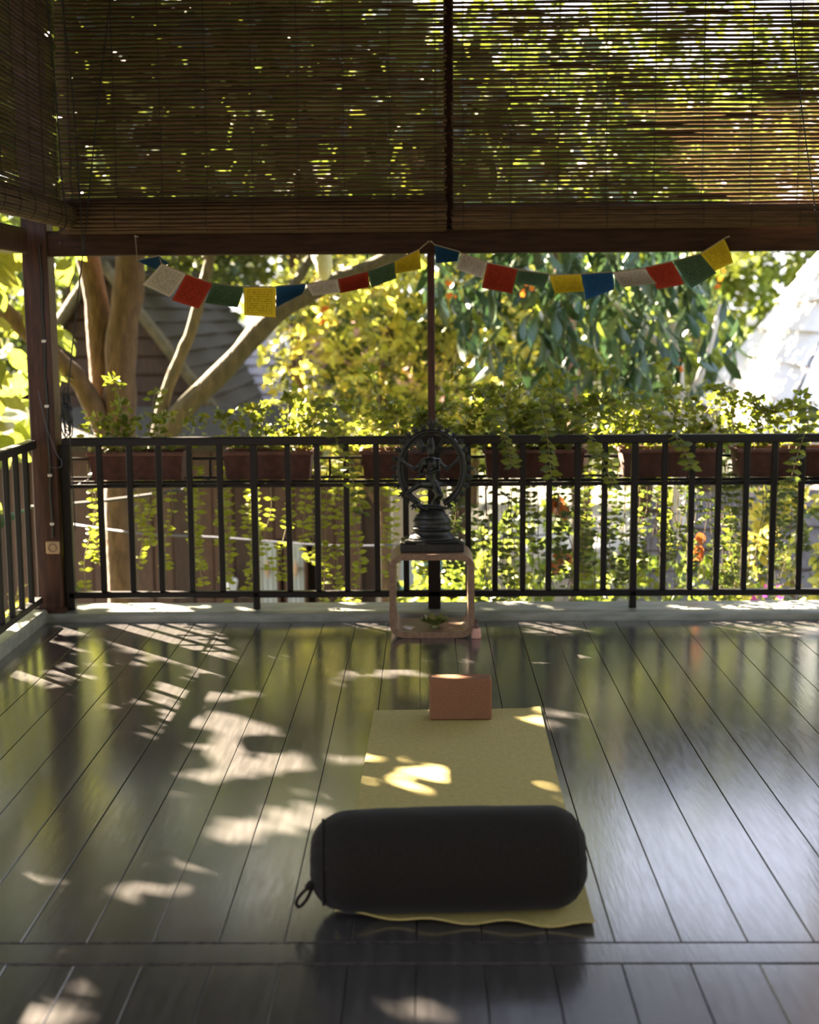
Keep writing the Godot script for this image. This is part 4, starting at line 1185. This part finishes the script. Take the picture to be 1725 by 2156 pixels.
func houses() -> void:
	# steep brown gable house behind the big tree
	var h := thing("gable_house", "brown wooden house with a steep shingled gable behind the big tree", "house", Vector3(-3.2, GROUND, -14.0))
	var o := Vector3(-3.2, GROUND, -14.0)
	var ap := Vector3(-3.26, 1.98, -14.0) - o
	var re := Vector3(-2.0, 0.27, -14.0) - o
	var le := Vector3(-4.5, 0.27, -14.0) - o
	var back := Vector3(0, 0, -6.5)
	var nr := (re - ap).cross(back).normalized()
	if nr.x < 0: nr = -nr
	courses(h, "shingle_course", re + Vector3(0.1, -0.14, 0.25), re + Vector3(0.1, -0.14, 0) + back, ap + Vector3(0, 0, 0.25), ap + back, 12, M.shingle, 0.035, nr)
	courses(h, "shingle_course", le + Vector3(-0.1, -0.14, 0.25), le + Vector3(-0.1, -0.14, 0) + back, ap + Vector3(0, 0, 0.25), ap + back, 12, M.shingle, 0.035, Vector3(-nr.x, nr.y, 0))
	var gs := new_st()
	face(gs, [ap, re, le], ap + back)
	face(gs, [ap + Vector3(0, -0.05, -0.1), re + Vector3(0, 0, -0.1), le + Vector3(0, 0, -0.1)], ap)
	part(h, "gable_wall", done(gs), M.gable)
	for e in [re, le]:
		var dir: Vector3 = (e - ap)
		part(h, "verge_board", tube([ap + Vector3(0, 0.02, 0.22), e + dir.normalized() * 0.14 + Vector3(0, 0.02, 0.22)], 0.06, 4), M.bark_moss)
	part(h, "ridge_cap", tube([ap + Vector3(0, 0.04, 0.3), ap + Vector3(0, 0.04, 0) + back], 0.07, 6), M.shingle)
	for k in 9:      # weatherboards across the gable
		var t0 := (k + 0.5) / 9.0
		var hw: float = (re.x - le.x) * 0.5 * t0
		part(h, "gable_board", box(Vector3(hw * 2.0, 0.16, 0.03), 0.004), M.gable, Vector3((le.x + re.x) / 2 * t0 + ap.x * (1 - t0), lerpf(ap.y, re.y, t0), 0.02))

	# long timber wing in front, seen under the planters
	var w := thing("timber_wing", "brown timber house wing with arched pale doors seen through the railing", "house", Vector3(-2.2, GROUND, -13.2))
	var x := -2.1
	var k2 := 0
	while x < 1.5:
		var skip := (x > 0.49 and x < 1.05)
		if not skip:
			part(w, "wall_plank", box(Vector3(0.195, 3.1, 0.05), 0.01), M.house_wood if k2 % 3 else M.gable, Vector3(x + 0.1, 1.55, 0.01 * (k2 % 2)))
		else:
			part(w, "wall_plank", box(Vector3(0.195, 1.05, 0.05), 0.01), M.house_wood, Vector3(x + 0.1, 2.575, 0.0))
		x += 0.2
		k2 += 1
	part(w, "wall_back_panel", box(Vector3(3.9, 3.1, 0.04), 0.01), M.gable, Vector3(-0.2, 1.55, -0.3))
	part(w, "eave", box(Vector3(4.1, 0.1, 0.9), 0.02), M.shingle, Vector3(-0.2, 3.15, 0.0), Vector3(0.35, 0, 0))
	part(w, "corner_timber", box(Vector3(0.12, 3.1, 0.12), 0.01), M.house_frame, Vector3(1.5, 1.55, 0.03))
	for q in [[0.62, 0.22], [0.90, 0.2]]:
		var dr := Node3D.new()
		dr.name = "arched_door"
		w.add_child(dr, true)
		dr.position = Vector3(q[0], 0, -0.03)
		var hw: float = q[1] / 2
		var shape := [Vector3(-hw, 0.1, 0), Vector3(hw, 0.1, 0)]
		for i in 11:
			var a := PI * i / 10.0
			shape.append(Vector3(cos(a) * hw, 1.95 + sin(a) * hw * 0.9, 0))
		var ds := new_st()
		face(ds, shape, Vector3(0, 1.0, -1))
		part(dr, "pane", done(ds), M.pale_blue)
		var fp := shape.duplicate()
		part(dr, "frame", tube(fp, 0.022, 5, true), M.house_frame)
		for gx in [-0.5, 0.0, 0.5]:
			part(dr, "grille_bar", tube([Vector3(gx * hw, 0.1, 0.02), Vector3(gx * hw, 1.98, 0.02)], 0.005, 4), M.grille)
		for gy in [0.6, 1.2, 1.75]:
			part(dr, "grille_bar", tube([Vector3(-hw, gy, 0.02), Vector3(hw, gy, 0.02)], 0.007, 4), M.grille)
		part(dr, "ornament", tube([Vector3(0, 1.65, 0.025), Vector3(0, 1.75, 0.03), Vector3(0, 1.85, 0.025)], [0.004, 0.03, 0.004], 6), M.ivory)
	# plaster corner and pale blue door to the right of the wing
	var pw := thing("plaster_wall", "cream plaster garden wall right of the timber wing", "wall", Vector3(-0.42, GROUND, -13.3))
	part(pw, "pier", box(Vector3(0.28, 2.6, 0.2), 0.01), M.plaster, Vector3(-0.05, 1.3, 0))
	part(pw, "coping", box(Vector3(0.36, 0.07, 0.3), 0.01), M.stone, Vector3(-0.05, 2.63, 0))
	var bd := thing("blue_gate", "pale turquoise wooden gate beyond the stool", "gate", Vector3(-0.03, GROUND, -13.4))
	for k in 4:
		part(bd, "board", box(Vector3(0.1, 1.95 + 0.12 * sin(PI * (k + 0.5) / 4), 0.03), 0.006), M.aqua if k > 1 else M.pale_blue, Vector3(-0.18 + 0.105 * k, 1.0, 0))
	part(bd, "cross_bar", box(Vector3(0.42, 0.08, 0.02), 0.004), M.aqua, Vector3(-0.02, 1.5, 0.02))
	var ln := thing("wall_lantern", "small white lantern hanging in front of the timber wing", "lantern", Vector3(-1.93, -1.29, -13.05))
	var ls := new_st()
	add_lathe(ls, [Vector2(0.0, 0.0), Vector2(0.05, 0.0), Vector2(0.075, 0.16), Vector2(0.06, 0.18), Vector2(0.0, 0.19)], 4, Vector3.ZERO, 1.0, -1)
	part(ln, "shade", done(ls), M.lantern)
	part(ln, "bracket", tube([Vector3(0, 0.18, 0), Vector3(0, 0.26, 0), Vector3(0, 0.26, -0.15)], 0.01, 5), M.grille)

	# roofs farther back
	var g := thing("grey_roof_house", "house with a weathered grey shingle roof behind the leaning branch", "house", Vector3(-2.0, GROUND, -18.5))
	var go := Vector3(-2.0, GROUND, -18.5)
	courses(g, "shingle_course", Vector3(-2.9, 0.2, -17.0) - go, Vector3(-1.35, 0.2, -17.0) - go, Vector3(-2.4, 1.12, -18.5) - go, Vector3(-1.95, 1.12, -18.5) - go, 8, M.shingle_grey, 0.03, Vector3(0, 0.85, 0.52))
	courses(g, "shingle_course", Vector3(-1.35, 0.2, -17.0) - go, Vector3(-1.2, 0.2, -20.5) - go, Vector3(-1.95, 1.12, -18.5) - go, Vector3(-1.9, 1.12, -19.3) - go, 8, M.shingle_grey, 0.03, Vector3(0.7, 0.7, 0.0))
	part(g, "hip_cap", tube([Vector3(-1.95, 1.14, -18.5) - go, Vector3(-1.33, 0.22, -16.98) - go], 0.05, 5), M.white)
	part(g, "wall", box(Vector3(1.5, 3.0, 2.6), 0.02), M.plaster, Vector3(-0.1, 1.5, -0.2))
	var pk := thing("tile_roof_house", "far house with a pale red tiled roof", "house", Vector3(-1.3, GROUND, -22.0))
	var po := Vector3(-1.3, GROUND, -22.0)
	courses(pk, "tile_course", Vector3(-2.3, 0.1, -21.0) - po, Vector3(0.6, 0.1, -21.0) - po, Vector3(-2.1, 1.25, -22.6) - po, Vector3(0.4, 1.25, -22.6) - po, 10, M.shingle_red, 0.03, Vector3(0, 0.8, 0.6))
	courses(pk, "tile_course", Vector3(-2.3, 0.1, -24.2) - po, Vector3(0.6, 0.1, -24.2) - po, Vector3(-2.1, 1.25, -22.6) - po, Vector3(0.4, 1.25, -22.6) - po, 10, M.shingle_red, 0.03, Vector3(0, 0.8, -0.6))
	part(pk, "wall", box(Vector3(2.5, 2.9, 2.6), 0.02), M.plaster, Vector3(0.4, 1.45, -0.6))
	part(pk, "ridge_cap", tube([Vector3(-2.1, 1.28, -22.6) - po, Vector3(0.4, 1.28, -22.6) - po], 0.06, 6), M.shingle_red)

	# sunlit thatched roof at the right
	var t := thing("thatched_house", "steep pale thatched roof glaring in the sun at the right edge", "house", Vector3(5.1, GROUND, -14.5))
	var to := Vector3(5.1, GROUND, -14.5)
	var fl := Vector3(3.0, 0.33, -11.5) - to
	var fr := Vector3(7.2, 0.33, -11.8) - to
	var bl := Vector3(3.46, 0.33, -17.2) - to
	var br := Vector3(7.5, 0.33, -17.5) - to
	var top := Vector3(5.06, 3.06, -15.0) - to
	for q in [[bl, fl], [fl, fr], [fr, br], [br, bl]]:
		var n: Vector3 = (q[1] - q[0]).cross(top - q[0]).normalized()
		if n.y < 0: n = -n
		courses(t, "thatch_course", q[0], q[1], top, top + (q[1] - q[0]).normalized() * 0.02, 9, M.thatch, 0.03, n)
	part(t, "wall", box(Vector3(3.0, 3.1, 4.2), 0.02), M.stone, Vector3(0.2, 1.55, -0.1))
	part(t, "finial", tube([top + Vector3(0, -0.1, 0), top + Vector3(0, 0.3, 0)], [0.18, 0.05], 8), M.thatch)
	# low weathered roof under it
	var lr := thing("low_roof", "low grey-brown weathered roof below the thatched house", "roof", Vector3(2.6, GROUND, -11.0))
	var lo := Vector3(2.6, GROUND, -11.0)
	courses(lr, "thatch_course", Vector3(1.35, -1.25, -9.6) - lo, Vector3(4.2, -1.25, -9.6) - lo, Vector3(1.9, -0.05, -11.2) - lo, Vector3(4.2, 0.0, -11.2) - lo, 9, M.stone, 0.03, Vector3(0, 0.8, 0.6))
	for q in [[-1.0, 0.9], [1.3, 0.9]]:
		part(lr, "prop", box(Vector3(0.1, 1.6, 0.1), 0.01), M.house_frame, Vector3(q[0], 0.8, q[1]))
	part(lr, "rear_wall", box(Vector3(2.2, 2.7, 0.1), 0.01), M.stone, Vector3(0.6, 1.35, -0.2))
	var te := thing("stone_terrace", "pale sunlit stone terrace glimpsed through the right balusters", "terrace", Vector3(1.9, GROUND, -17.3))
	part(te, "platform", box(Vector3(1.9, 1.5, 4.0), 0.03), M.plaster, Vector3(0, 0.75, 0))
	for k in 6:
		part(te, "paving_slab", box(Vector3(0.9, 0.05, 1.25), 0.01), M.plaster, Vector3(-0.47 + 0.94 * (k % 2), 1.52, -1.3 + 1.3 * (k / 2)))
	var pool := thing("garden_pool", "small turquoise garden pool below the right half of the railing", "pool", Vector3(1.25, GROUND, -12.6))
	part(pool, "basin", box(Vector3(1.5, 0.9, 1.1), 0.03), M.aqua, Vector3(0, 0.45, 0))
	part(pool, "rim", box(Vector3(1.6, 0.06, 0.12), 0.01), M.stone, Vector3(0, 0.92, 0.55))
	part(pool, "rim", box(Vector3(1.6, 0.06, 0.12), 0.01), M.stone, Vector3(0, 0.92, -0.55))
	# cables slung between the veranda and the houses
	var c1 := thing("pale_cable", "pale blue cable slung across the garden behind the vines", "cable", Vector3(-2.6, -0.07, -9.6))
	var cp := []
	for q in [[-2.6, -0.05, -9.7], [-2.0, -0.06, -9.3], [-1.4, -0.06, -9.1], [-0.7, -0.1, -9.0], [-0.2, -0.1, -9.0], [0.5, -0.06, -9.0], [1.1, 0.0, -9.0], [1.5, 0.07, -9.0], [2.0, 0.17, -9.0], [2.6, 0.3, -9.0], [3.4, 0.45, -9.0]]: cp.append(Vector3(q[0], q[1], q[2]) - Vector3(-2.6, -0.07, -9.6))
	part(c1, "wire", tube(smooth_path(cp, 3), 0.006, 6), M.pale_cable)
	var c2 := thing("black_cable", "thin black cable in front of the big tree trunk", "cable", Vector3(-2.6, 0.2, -8.8))
	part(c2, "wire", tube(smooth_path([Vector3(0, 0, 0), Vector3(0.5, 0.04, 0), Vector3(1.2, 0.14, 0), Vector3(1.8, 0.28, 0)], 4), 0.011, 6), M.black)

# ---------------------------------------------------------------- garden
func garden() -> void:
	structure("floor", box(Vector3(140, 0.4, 140), 0.0), M.ground, Vector3(0, GROUND - 0.2, -30)).set_meta("label", "garden ground of earth and moss")
	# the big tree whose crown shades the veranda
	var base := Vector3(-2.22, GROUND, -9.6)
	var big := tree("big_tree", "big forked tree with thick brown trunk behind the left railing", base, [
		[[Vector3(-2.22, GROUND - 0.1, -9.6), Vector3(-2.2, -1.0, -9.6), Vector3(-2.19, 0.3, -9.6), Vector3(-2.17, 0.8, -9.6), Vector3(-2.14, 1.3, -9.6), Vector3(-2.06, 1.85, -9.6), Vector3(-2.1, 2.8, -9.5), Vector3(-2.5, 4.2, -9.4)], 0.12, 0.1],
		[[Vector3(-2.2, 0.45, -9.62), Vector3(-2.31, 1.0, -9.7), Vector3(-2.37, 1.72, -9.75), Vector3(-2.7, 2.8, -9.9), Vector3(-3.6, 4.2, -10.4)], 0.1, 0.07],
		[[Vector3(-2.25, 0.55, -9.55), Vector3(-2.4, 0.95, -9.5), Vector3(-2.6, 1.2, -9.4), Vector3(-3.3, 2.0, -9.0), Vector3(-4.2, 3.2, -8.6)], 0.075, 0.05],
		[[Vector3(-2.5, 2.4, -9.8), Vector3(-2.2, 3.0, -9.2), Vector3(-1.6, 3.5, -8.8)], 0.05, 0.03],
		[[Vector3(-3.3, 2.0, -9.0), Vector3(-3.5, 2.6, -8.0), Vector3(-3.6, 3.0, -7.0)], 0.05, 0.03]], M.bark, [], 0, LEAF.broad, M.leaf_canopy, Vector2(0.1, 0.2))
	var spots := []
	var tries := 0
	var clear := FastNoiseLite.new()
	clear.seed = 3
	clear.frequency = 1.3
	var lean := Vector2(SUN.x, SUN.z).normalized()
	var rise := SUN.y / Vector2(SUN.x, SUN.z).length()
	while spots.size() < 8600 and tries < 90000:
		tries += 1
		var f := Vector2(rng.randf_range(-2.0, 3.5), rng.randf_range(-6.7, -1.6))
		var by_left := (f.x + 1.84) / -lean.x
		var by_front := (f.y + 6.4) / -lean.y
		var out := maxf(0.0, minf(by_left, by_front))
		if out * rise > 2.9: continue
		var d := out + rng.randf_range(1.2, 4.2)
		if by_front < by_left + 0.4:
			d = maxf(d, rng.randf_range(3.4, 5.2))
			if out * rise < 0.9 and clear.get_noise_2d(f.x, f.y * 0.5) > -0.04: continue
		var s := rng.randf_range(0.13, 0.24)
		var p := Vector3(f.x + lean.x * d, d * rise, f.y + lean.y * d)
		var dir := Vector3(rng.randf_range(-1, 1), rng.randf_range(-1.0, 0.2), rng.randf_range(-1, 1)).normalized()
		var q := p + dir * s * 0.5
		if in_gap(q, s * 0.33): continue
		spots.append(turned(p - base, dir, rng.randf() * TAU, s))
	foliage(big, "foliage", LEAF.broad, M.leaf_canopy, spots)

	var leaning := tree("leaning_tree", "leaning tree with mossy grey branches slanting up to the right", Vector3(-2.5, GROUND, -10.8), [
		[[Vector3(-2.5, GROUND - 0.1, -10.8), Vector3(-2.44, -1.2, -10.8), Vector3(-2.4, -0.3, -10.7), Vector3(-2.02, 0.55, -10.6), Vector3(-1.54, 1.04, -10.5), Vector3(-1.1, 1.47, -10.4), Vector3(-0.66, 1.7, -10.4), Vector3(-0.2, 1.9, -10.3), Vector3(0.6, 2.5, -10.2)], 0.11, 0.05],
		[[Vector3(-2.16, 0.35, -10.62), Vector3(-2.04, 0.82, -10.6), Vector3(-1.9, 1.15, -10.6), Vector3(-1.78, 1.45, -10.6), Vector3(-1.5, 2.5, -10.7)], 0.05, 0.04],
		[[Vector3(-1.54, 1.04, -10.5), Vector3(-1.3, 1.4, -10.7), Vector3(-1.0, 1.75, -11.0), Vector3(-0.7, 2.4, -11.3)], 0.05, 0.03], [[Vector3(-1.7, 1.9, -10.65), Vector3(-1.3, 2.2, -9.9), Vector3(-0.66, 2.3, -9.0), Vector3(-0.3, 2.5, -8.6)], 0.03, 0.02]], M.bark_moss,
		[[Vector3(-0.9, 2.75, -10.9), Vector3(1.5, 0.8, 1.0)], [Vector3(0.4, 3.0, -10.6), Vector3(1.2, 0.9, 1.0)]], 1500, LEAF.broad, M.leaf_canopy, Vector2(0.09, 0.18))

	tree("lime_tree", "bright lime-green tree full of small sunlit leaves behind the slim post", Vector3(-0.4, GROUND, -12.0), [
		[[Vector3(-0.4, GROUND - 0.1, -12.0), Vector3(-0.35, -1.0, -12.0), Vector3(-0.4, 0.4, -12.0), Vector3(-0.3, 1.4, -12.0)], 0.07, 0.04],
		[[Vector3(-0.38, 0.0, -12.0), Vector3(0.1, 0.8, -11.9), Vector3(0.5, 1.5, -11.8)], 0.04, 0.02], [[Vector3(-0.38, -0.3, -12.0), Vector3(-0.9, 0.5, -12.0), Vector3(-1.2, 1.0, -12.0)], 0.04, 0.02]], M.bark,
		[[Vector3(-0.6, 1.1, -12.0), Vector3(0.75, 0.75, 0.7)], [Vector3(0.2, 0.9, -12.2), Vector3(0.7, 0.7, 0.6)], [Vector3(-0.2, 1.7, -12.3), Vector3(0.9, 0.5, 0.7)], [Vector3(0.6, 1.6, -12.2), Vector3(0.6, 0.5, 0.6)], [Vector3(-0.7, 0.4, -11.6), Vector3(0.6, 0.4, 0.5)]], 750, LEAF.sprig, M.leaf_lime, Vector2(0.16, 0.3))

	# tree with long drooping dark leaves
	var mb := Vector3(2.0, GROUND, -10.8)
	var lobes := [[Vector3(0.75, 1.55, -10.6), Vector3(0.6, 0.55, 0.6)], [Vector3(1.45, 1.45, -10.5), Vector3(0.65, 0.6, 0.6)], [Vector3(1.95, 1.35, -10.7), Vector3(0.5, 0.55, 0.55)], [Vector3(1.2, 2.0, -10.7), Vector3(0.9, 0.45, 0.6)], [Vector3(0.35, 1.85, -10.9), Vector3(0.45, 0.4, 0.5)]]
	var mt := tree("droop_leaf_tree", "tree with long drooping dark green leaves behind the right flag string", mb, [
		[[Vector3(2.0, GROUND - 0.1, -10.8), Vector3(2.02, -1.0, -10.8), Vector3(2.04, 0.4, -10.8), Vector3(2.0, 1.0, -10.8), Vector3(1.9, 1.8, -10.7)], 0.06, 0.04],
		[[Vector3(2.03, 0.6, -10.8), Vector3(2.2, 1.0, -10.8), Vector3(2.35, 1.5, -10.9)], 0.035, 0.02], [[Vector3(2.0, 1.0, -10.8), Vector3(1.5, 1.5, -10.7), Vector3(0.7, 1.8, -10.7)], 0.035, 0.02]], M.bark_white, lobes, 650, LEAF.long, M.leaf_dark, Vector2(0.16, 0.28), 0.6)
	for i in 150:
		var l: Array = lobes[i % lobes.size()]
		var p := dot_in_ball().normalized()
		p.z = absf(p.z)
		var at: Vector3 = l[0] + p * l[1] * 0.95
		placed(mt, "leaf", LEAF.long, M.leaf_dark if i % 4 else M.leaf_mid, turned(at - mb, Vector3(rng.randf_range(-0.7, 0.7), -1, rng.randf_range(-0.5, 0.5)), rng.randf() * TAU, rng.randf_range(0.2, 0.3)))

	tree("left_broadleaf_tree", "broad-leaved tree glowing yellow-green left of the corner post", Vector3(-3.3, GROUND, -8.9), [
		[[Vector3(-3.3, GROUND - 0.1, -8.9), Vector3(-3.25, -0.5, -8.9), Vector3(-3.1, 1.0, -8.9), Vector3(-3.2, 2.4, -8.9)], 0.06, 0.03],
		[[Vector3(-3.2, 0.3, -8.9), Vector3(-2.9, 1.0, -8.7), Vector3(-2.7, 1.8, -8.6)], 0.03, 0.02]], M.bark_moss,
		[[Vector3(-2.95, 1.35, -9.0), Vector3(0.5, 0.7, 0.6)], [Vector3(-3.3, 0.6, -9.2), Vector3(0.5, 0.5, 0.5)], [Vector3(-2.8, 2.0, -9.0), Vector3(0.5, 0.4, 0.5)]], 230, LEAF.broad, M.leaf_big, Vector2(0.14, 0.27), 0.3)
	var bp := thing("blade_plant", "plant with long arching blade leaves outside the left railing", "plant", Vector3(-2.5, GROUND, -7.1))
	part(bp, "stalk", tube(smooth_path([Vector3(0, -0.05, 0), Vector3(0.03, 1.6, 0), Vector3(0.0, 3.3, 0)], 4), [0.06, 0.06, 0.055, 0.05, 0.05, 0.045, 0.04, 0.035, 0.03], 8), M.bark_moss)
	for k in 13:
		var a := TAU * k / 13.0 + 0.3
		if cos(a) > 0.0 and sin(a) > 0.2: continue
		placed(bp, "leaf", LEAF.blade, M.leaf_mid if k % 2 else M.leaf_dark, turned(Vector3(0, 3.0 + 0.03 * (k % 4), 0), Vector3(cos(a), 0.75 + 0.5 * (k % 3), sin(a)), rng.randf_range(-0.4, 0.4), rng.randf_range(0.5, 0.75)))

	# trees farther back: they close the view and hold back the sky
	var far := [
		["dense tree rising behind the brown gable house", Vector3(-5.5, GROUND, -21.0), [[Vector3(-5.5, 3.2, -21), Vector3(3.0, 3.2, 2.5)], [Vector3(-3.0, 4.6, -22), Vector3(2.4, 2.4, 2)]], 1500, "leaf_canopy", 0.5],
		["wide green tree in the middle distance behind the lime tree", Vector3(0.4, GROUND, -20.0), [[Vector3(0.3, 1.9, -20), Vector3(2.4, 2.3, 2)], [Vector3(2.6, 3.6, -21), Vector3(1.5, 1.5, 1.5)]], 850, "leaf_lime", 0.45],
		["bushy green tree behind the drooping dark leaves", Vector3(3.0, GROUND, -19.0), [[Vector3(2.4, 1.2, -19), Vector3(1.5, 1.6, 1.5)], [Vector3(1.6, 2.4, -18.5), Vector3(1.2, 1.0, 1.2)]], 800, "leaf_mid", 0.4],
		["yellow-green tree crown behind the right blind", Vector3(1.6, GROUND, -14.5), [[Vector3(1.3, 3.3, -14.5), Vector3(1.0, 0.9, 1.0)], [Vector3(0.4, 3.0, -14.0), Vector3(0.8, 0.8, 0.8)], [Vector3(2.5, 2.9, -14.8), Vector3(1.0, 0.75, 0.9)], [Vector3(3.2, 2.8, -15.2), Vector3(0.8, 0.8, 0.6)], [Vector3(2.2, 3.5, -15.2), Vector3(1.0, 0.6, 0.7)]], 800, "leaf_mid", 0.36],
		["dark tree crown behind the left blind", Vector3(-1.4, GROUND, -15.0), [[Vector3(-1.4, 3.4, -15), Vector3(1.5, 1.2, 1.2)], [Vector3(-2.9, 3.2, -15), Vector3(1.3, 1.1, 1.2)]], 800, "leaf_canopy", 0.38],
		["far tree on the horizon left of the tiled roof", Vector3(-9.0, GROUND, -27.0), [[Vector3(-9, 3, -27), Vector3(4, 4.2, 3)], [Vector3(-4, 3, -29), Vector3(3.5, 4.2, 3)]], 1300, "leaf_mid", 0.8],
		["far tree on the horizon behind the tiled roof", Vector3(1.0, GROUND, -30.0), [[Vector3(0.5, 3, -30), Vector3(3.6, 5, 3)], [Vector3(4.5, 0.5, -30), Vector3(3, 2.4, 3)]], 700, "leaf_mid", 0.8],
		["far low hedge on the horizon beside the thatched house", Vector3(8.0, GROUND, -28.0), [[Vector3(8, -0.6, -28), Vector3(4, 2, 2)], [Vector3(13, -0.4, -26), Vector3(4, 2.2, 2)]], 800, "leaf_mid", 0.7],
		["tree standing left of the veranda beyond the side railing", Vector3(-6.2, GROUND, -5.0), [[Vector3(-6.2, 1.6, -5), Vector3(1.6, 2.2, 2.4)], [Vector3(-6.5, 3.4, -7.5), Vector3(1.6, 1.6, 2)]], 900, "leaf_mid", 0.4],
		["tall loose tree in the distance behind the right blind", Vector3(4.6, GROUND, -22.5), [[Vector3(3.6, 4.0, -22.5), Vector3(2.4, 2.6, 1.5)], [Vector3(6.3, 3.7, -22.5), Vector3(2.0, 2.5, 1.5)]], 1100, "leaf_mid", 0.5],
		["tree standing close to the right side of the veranda", Vector3(5.4, GROUND, -3.5), [[Vector3(5.4, 1.2, -3.5), Vector3(1.5, 2.6, 2.6)], [Vector3(5.6, 1.0, 0.0), Vector3(1.5, 2.6, 2.2)]], 1200, "leaf_mid", 0.4]]
	for f in far:
		var b: Vector3 = f[1]
		tree("garden_tree", f[0], b, [[[b + Vector3(0, -0.1, 0), b + Vector3(0.1, 1.5, 0), b + Vector3(0, 3.2, 0), f[2][0][0]], 0.16, 0.06]], M.bark, f[2], f[3], LEAF.sprig, M[f[4]], Vector2(f[5] * 0.7, f[5] * 1.3), 0.15, "tree", "trees farther back")

	# low shrubs under the railing line
	for q in [["green shrub behind the right half of the railing below the planters", Vector3(0.75, GROUND, -9.4), [[Vector3(0.8, -0.7, -9.4), Vector3(0.7, 0.8, 0.5)], [Vector3(0.3, -0.9, -9.8), Vector3(0.5, 0.7, 0.5)]], 330, "leaf_mid", 0.2],
		["yellow-green shrub below the fifth planter", Vector3(1.7, GROUND, -8.8), [[Vector3(1.65, -0.7, -8.8), Vector3(0.5, 0.55, 0.4)]], 130, "leaf_mid", 0.2],
		["lime shrub at the lower right behind the last balusters", Vector3(2.3, GROUND, -8.2), [[Vector3(2.25, -0.2, -8.2), Vector3(0.28, 0.65, 0.35)]], 150, "leaf_lime", 0.19],
		["low leafy shrub in front of the timber wing", Vector3(-1.3, GROUND, -12.0), [[Vector3(-1.4, -2.1, -12), Vector3(1.3, 0.5, 0.6)]], 260, "leaf_mid", 0.22],
		["shrub between the big tree and the corner post below the rail", Vector3(-2.45, GROUND, -8.2), [[Vector3(-2.5, -0.75, -8.2), Vector3(0.35, 0.5, 0.4)]], 110, "leaf_lime", 0.18]]:
		var b: Vector3 = q[1]
		tree("garden_shrub", q[0], b, [[[b + Vector3(0, -0.05, 0), b + Vector3(0.05, 0.8, 0), q[2][0][0]], 0.03, 0.015]], M.bark, q[2], q[3], LEAF.sprig, M[q[4]], Vector2(q[5] * 0.7, q[5] * 1.3), 0.1, "shrub", "shrubs below the railing")

	# pods, flowers
	var gd := thing("hanging_pod", "long pale green pod hanging above the left flag string", "fruit", Vector3(-0.66, 1.66, -9.0))
	var gs := new_st()
	var prof := []
	for i in 13:
		var a := PI * i / 12.0
		prof.append(Vector2(sin(a) * (0.055 + 0.008 * cos(a)), 0.15 - cos(a) * 0.15))
	add_lathe(gs, prof, 14)
	part(gd, "fruit", done(gs), M.fruit)
	part(gd, "stalk", tube([Vector3(0, 0.29, 0), Vector3(0.01, 0.45, 0), Vector3(0.0, 0.65, 0.0)], 0.008, 5), M.twig)
	var mg := thing("magenta_flowers", "magenta blossoms low behind the right balusters", "flowers", Vector3(2.02, -0.28, -7.9))
	part(mg, "stem", tube(smooth_path([Vector3(-0.1, -0.4, 0), Vector3(-0.02, -0.1, 0), Vector3(0.1, 0.12, 0)], 4), 0.006, 5), M.twig)
	for k in 12:
		placed(mg, "blossom", meshes.flower, M.blossom_magenta, turned(Vector3(rng.randf_range(-0.12, 0.08), rng.randf_range(-0.1, 0.1), rng.randf_range(-0.05, 0.06)), Vector3(rng.randf_range(-0.5, 0.5), 0.3, 1), rng.randf() * TAU, rng.randf_range(0.03, 0.05)))
	for q in [[0.18, 1.6, -9.9, 0], [0.75, 1.62, -10.0, 1], [2.2, 1.7, -10.3, 1], [-0.75, 1.45, -10.3, 0], [1.9, 1.05, -10.2, 1]]:
		var host: Node3D = [leaning, mt][q[3]]
		for k in 6:
			placed(host, "blossom", meshes.flower, M.blossom_orange, turned(Vector3(q[0], q[1], q[2]) - host.position + Vector3(rng.randf_range(-0.04, 0.04), rng.randf_range(-0.09, 0.09), rng.randf_range(-0.03, 0.03)), Vector3(rng.randf_range(-0.5, 0.5), -0.3, 1), rng.randf() * TAU, rng.randf_range(0.025, 0.04)))
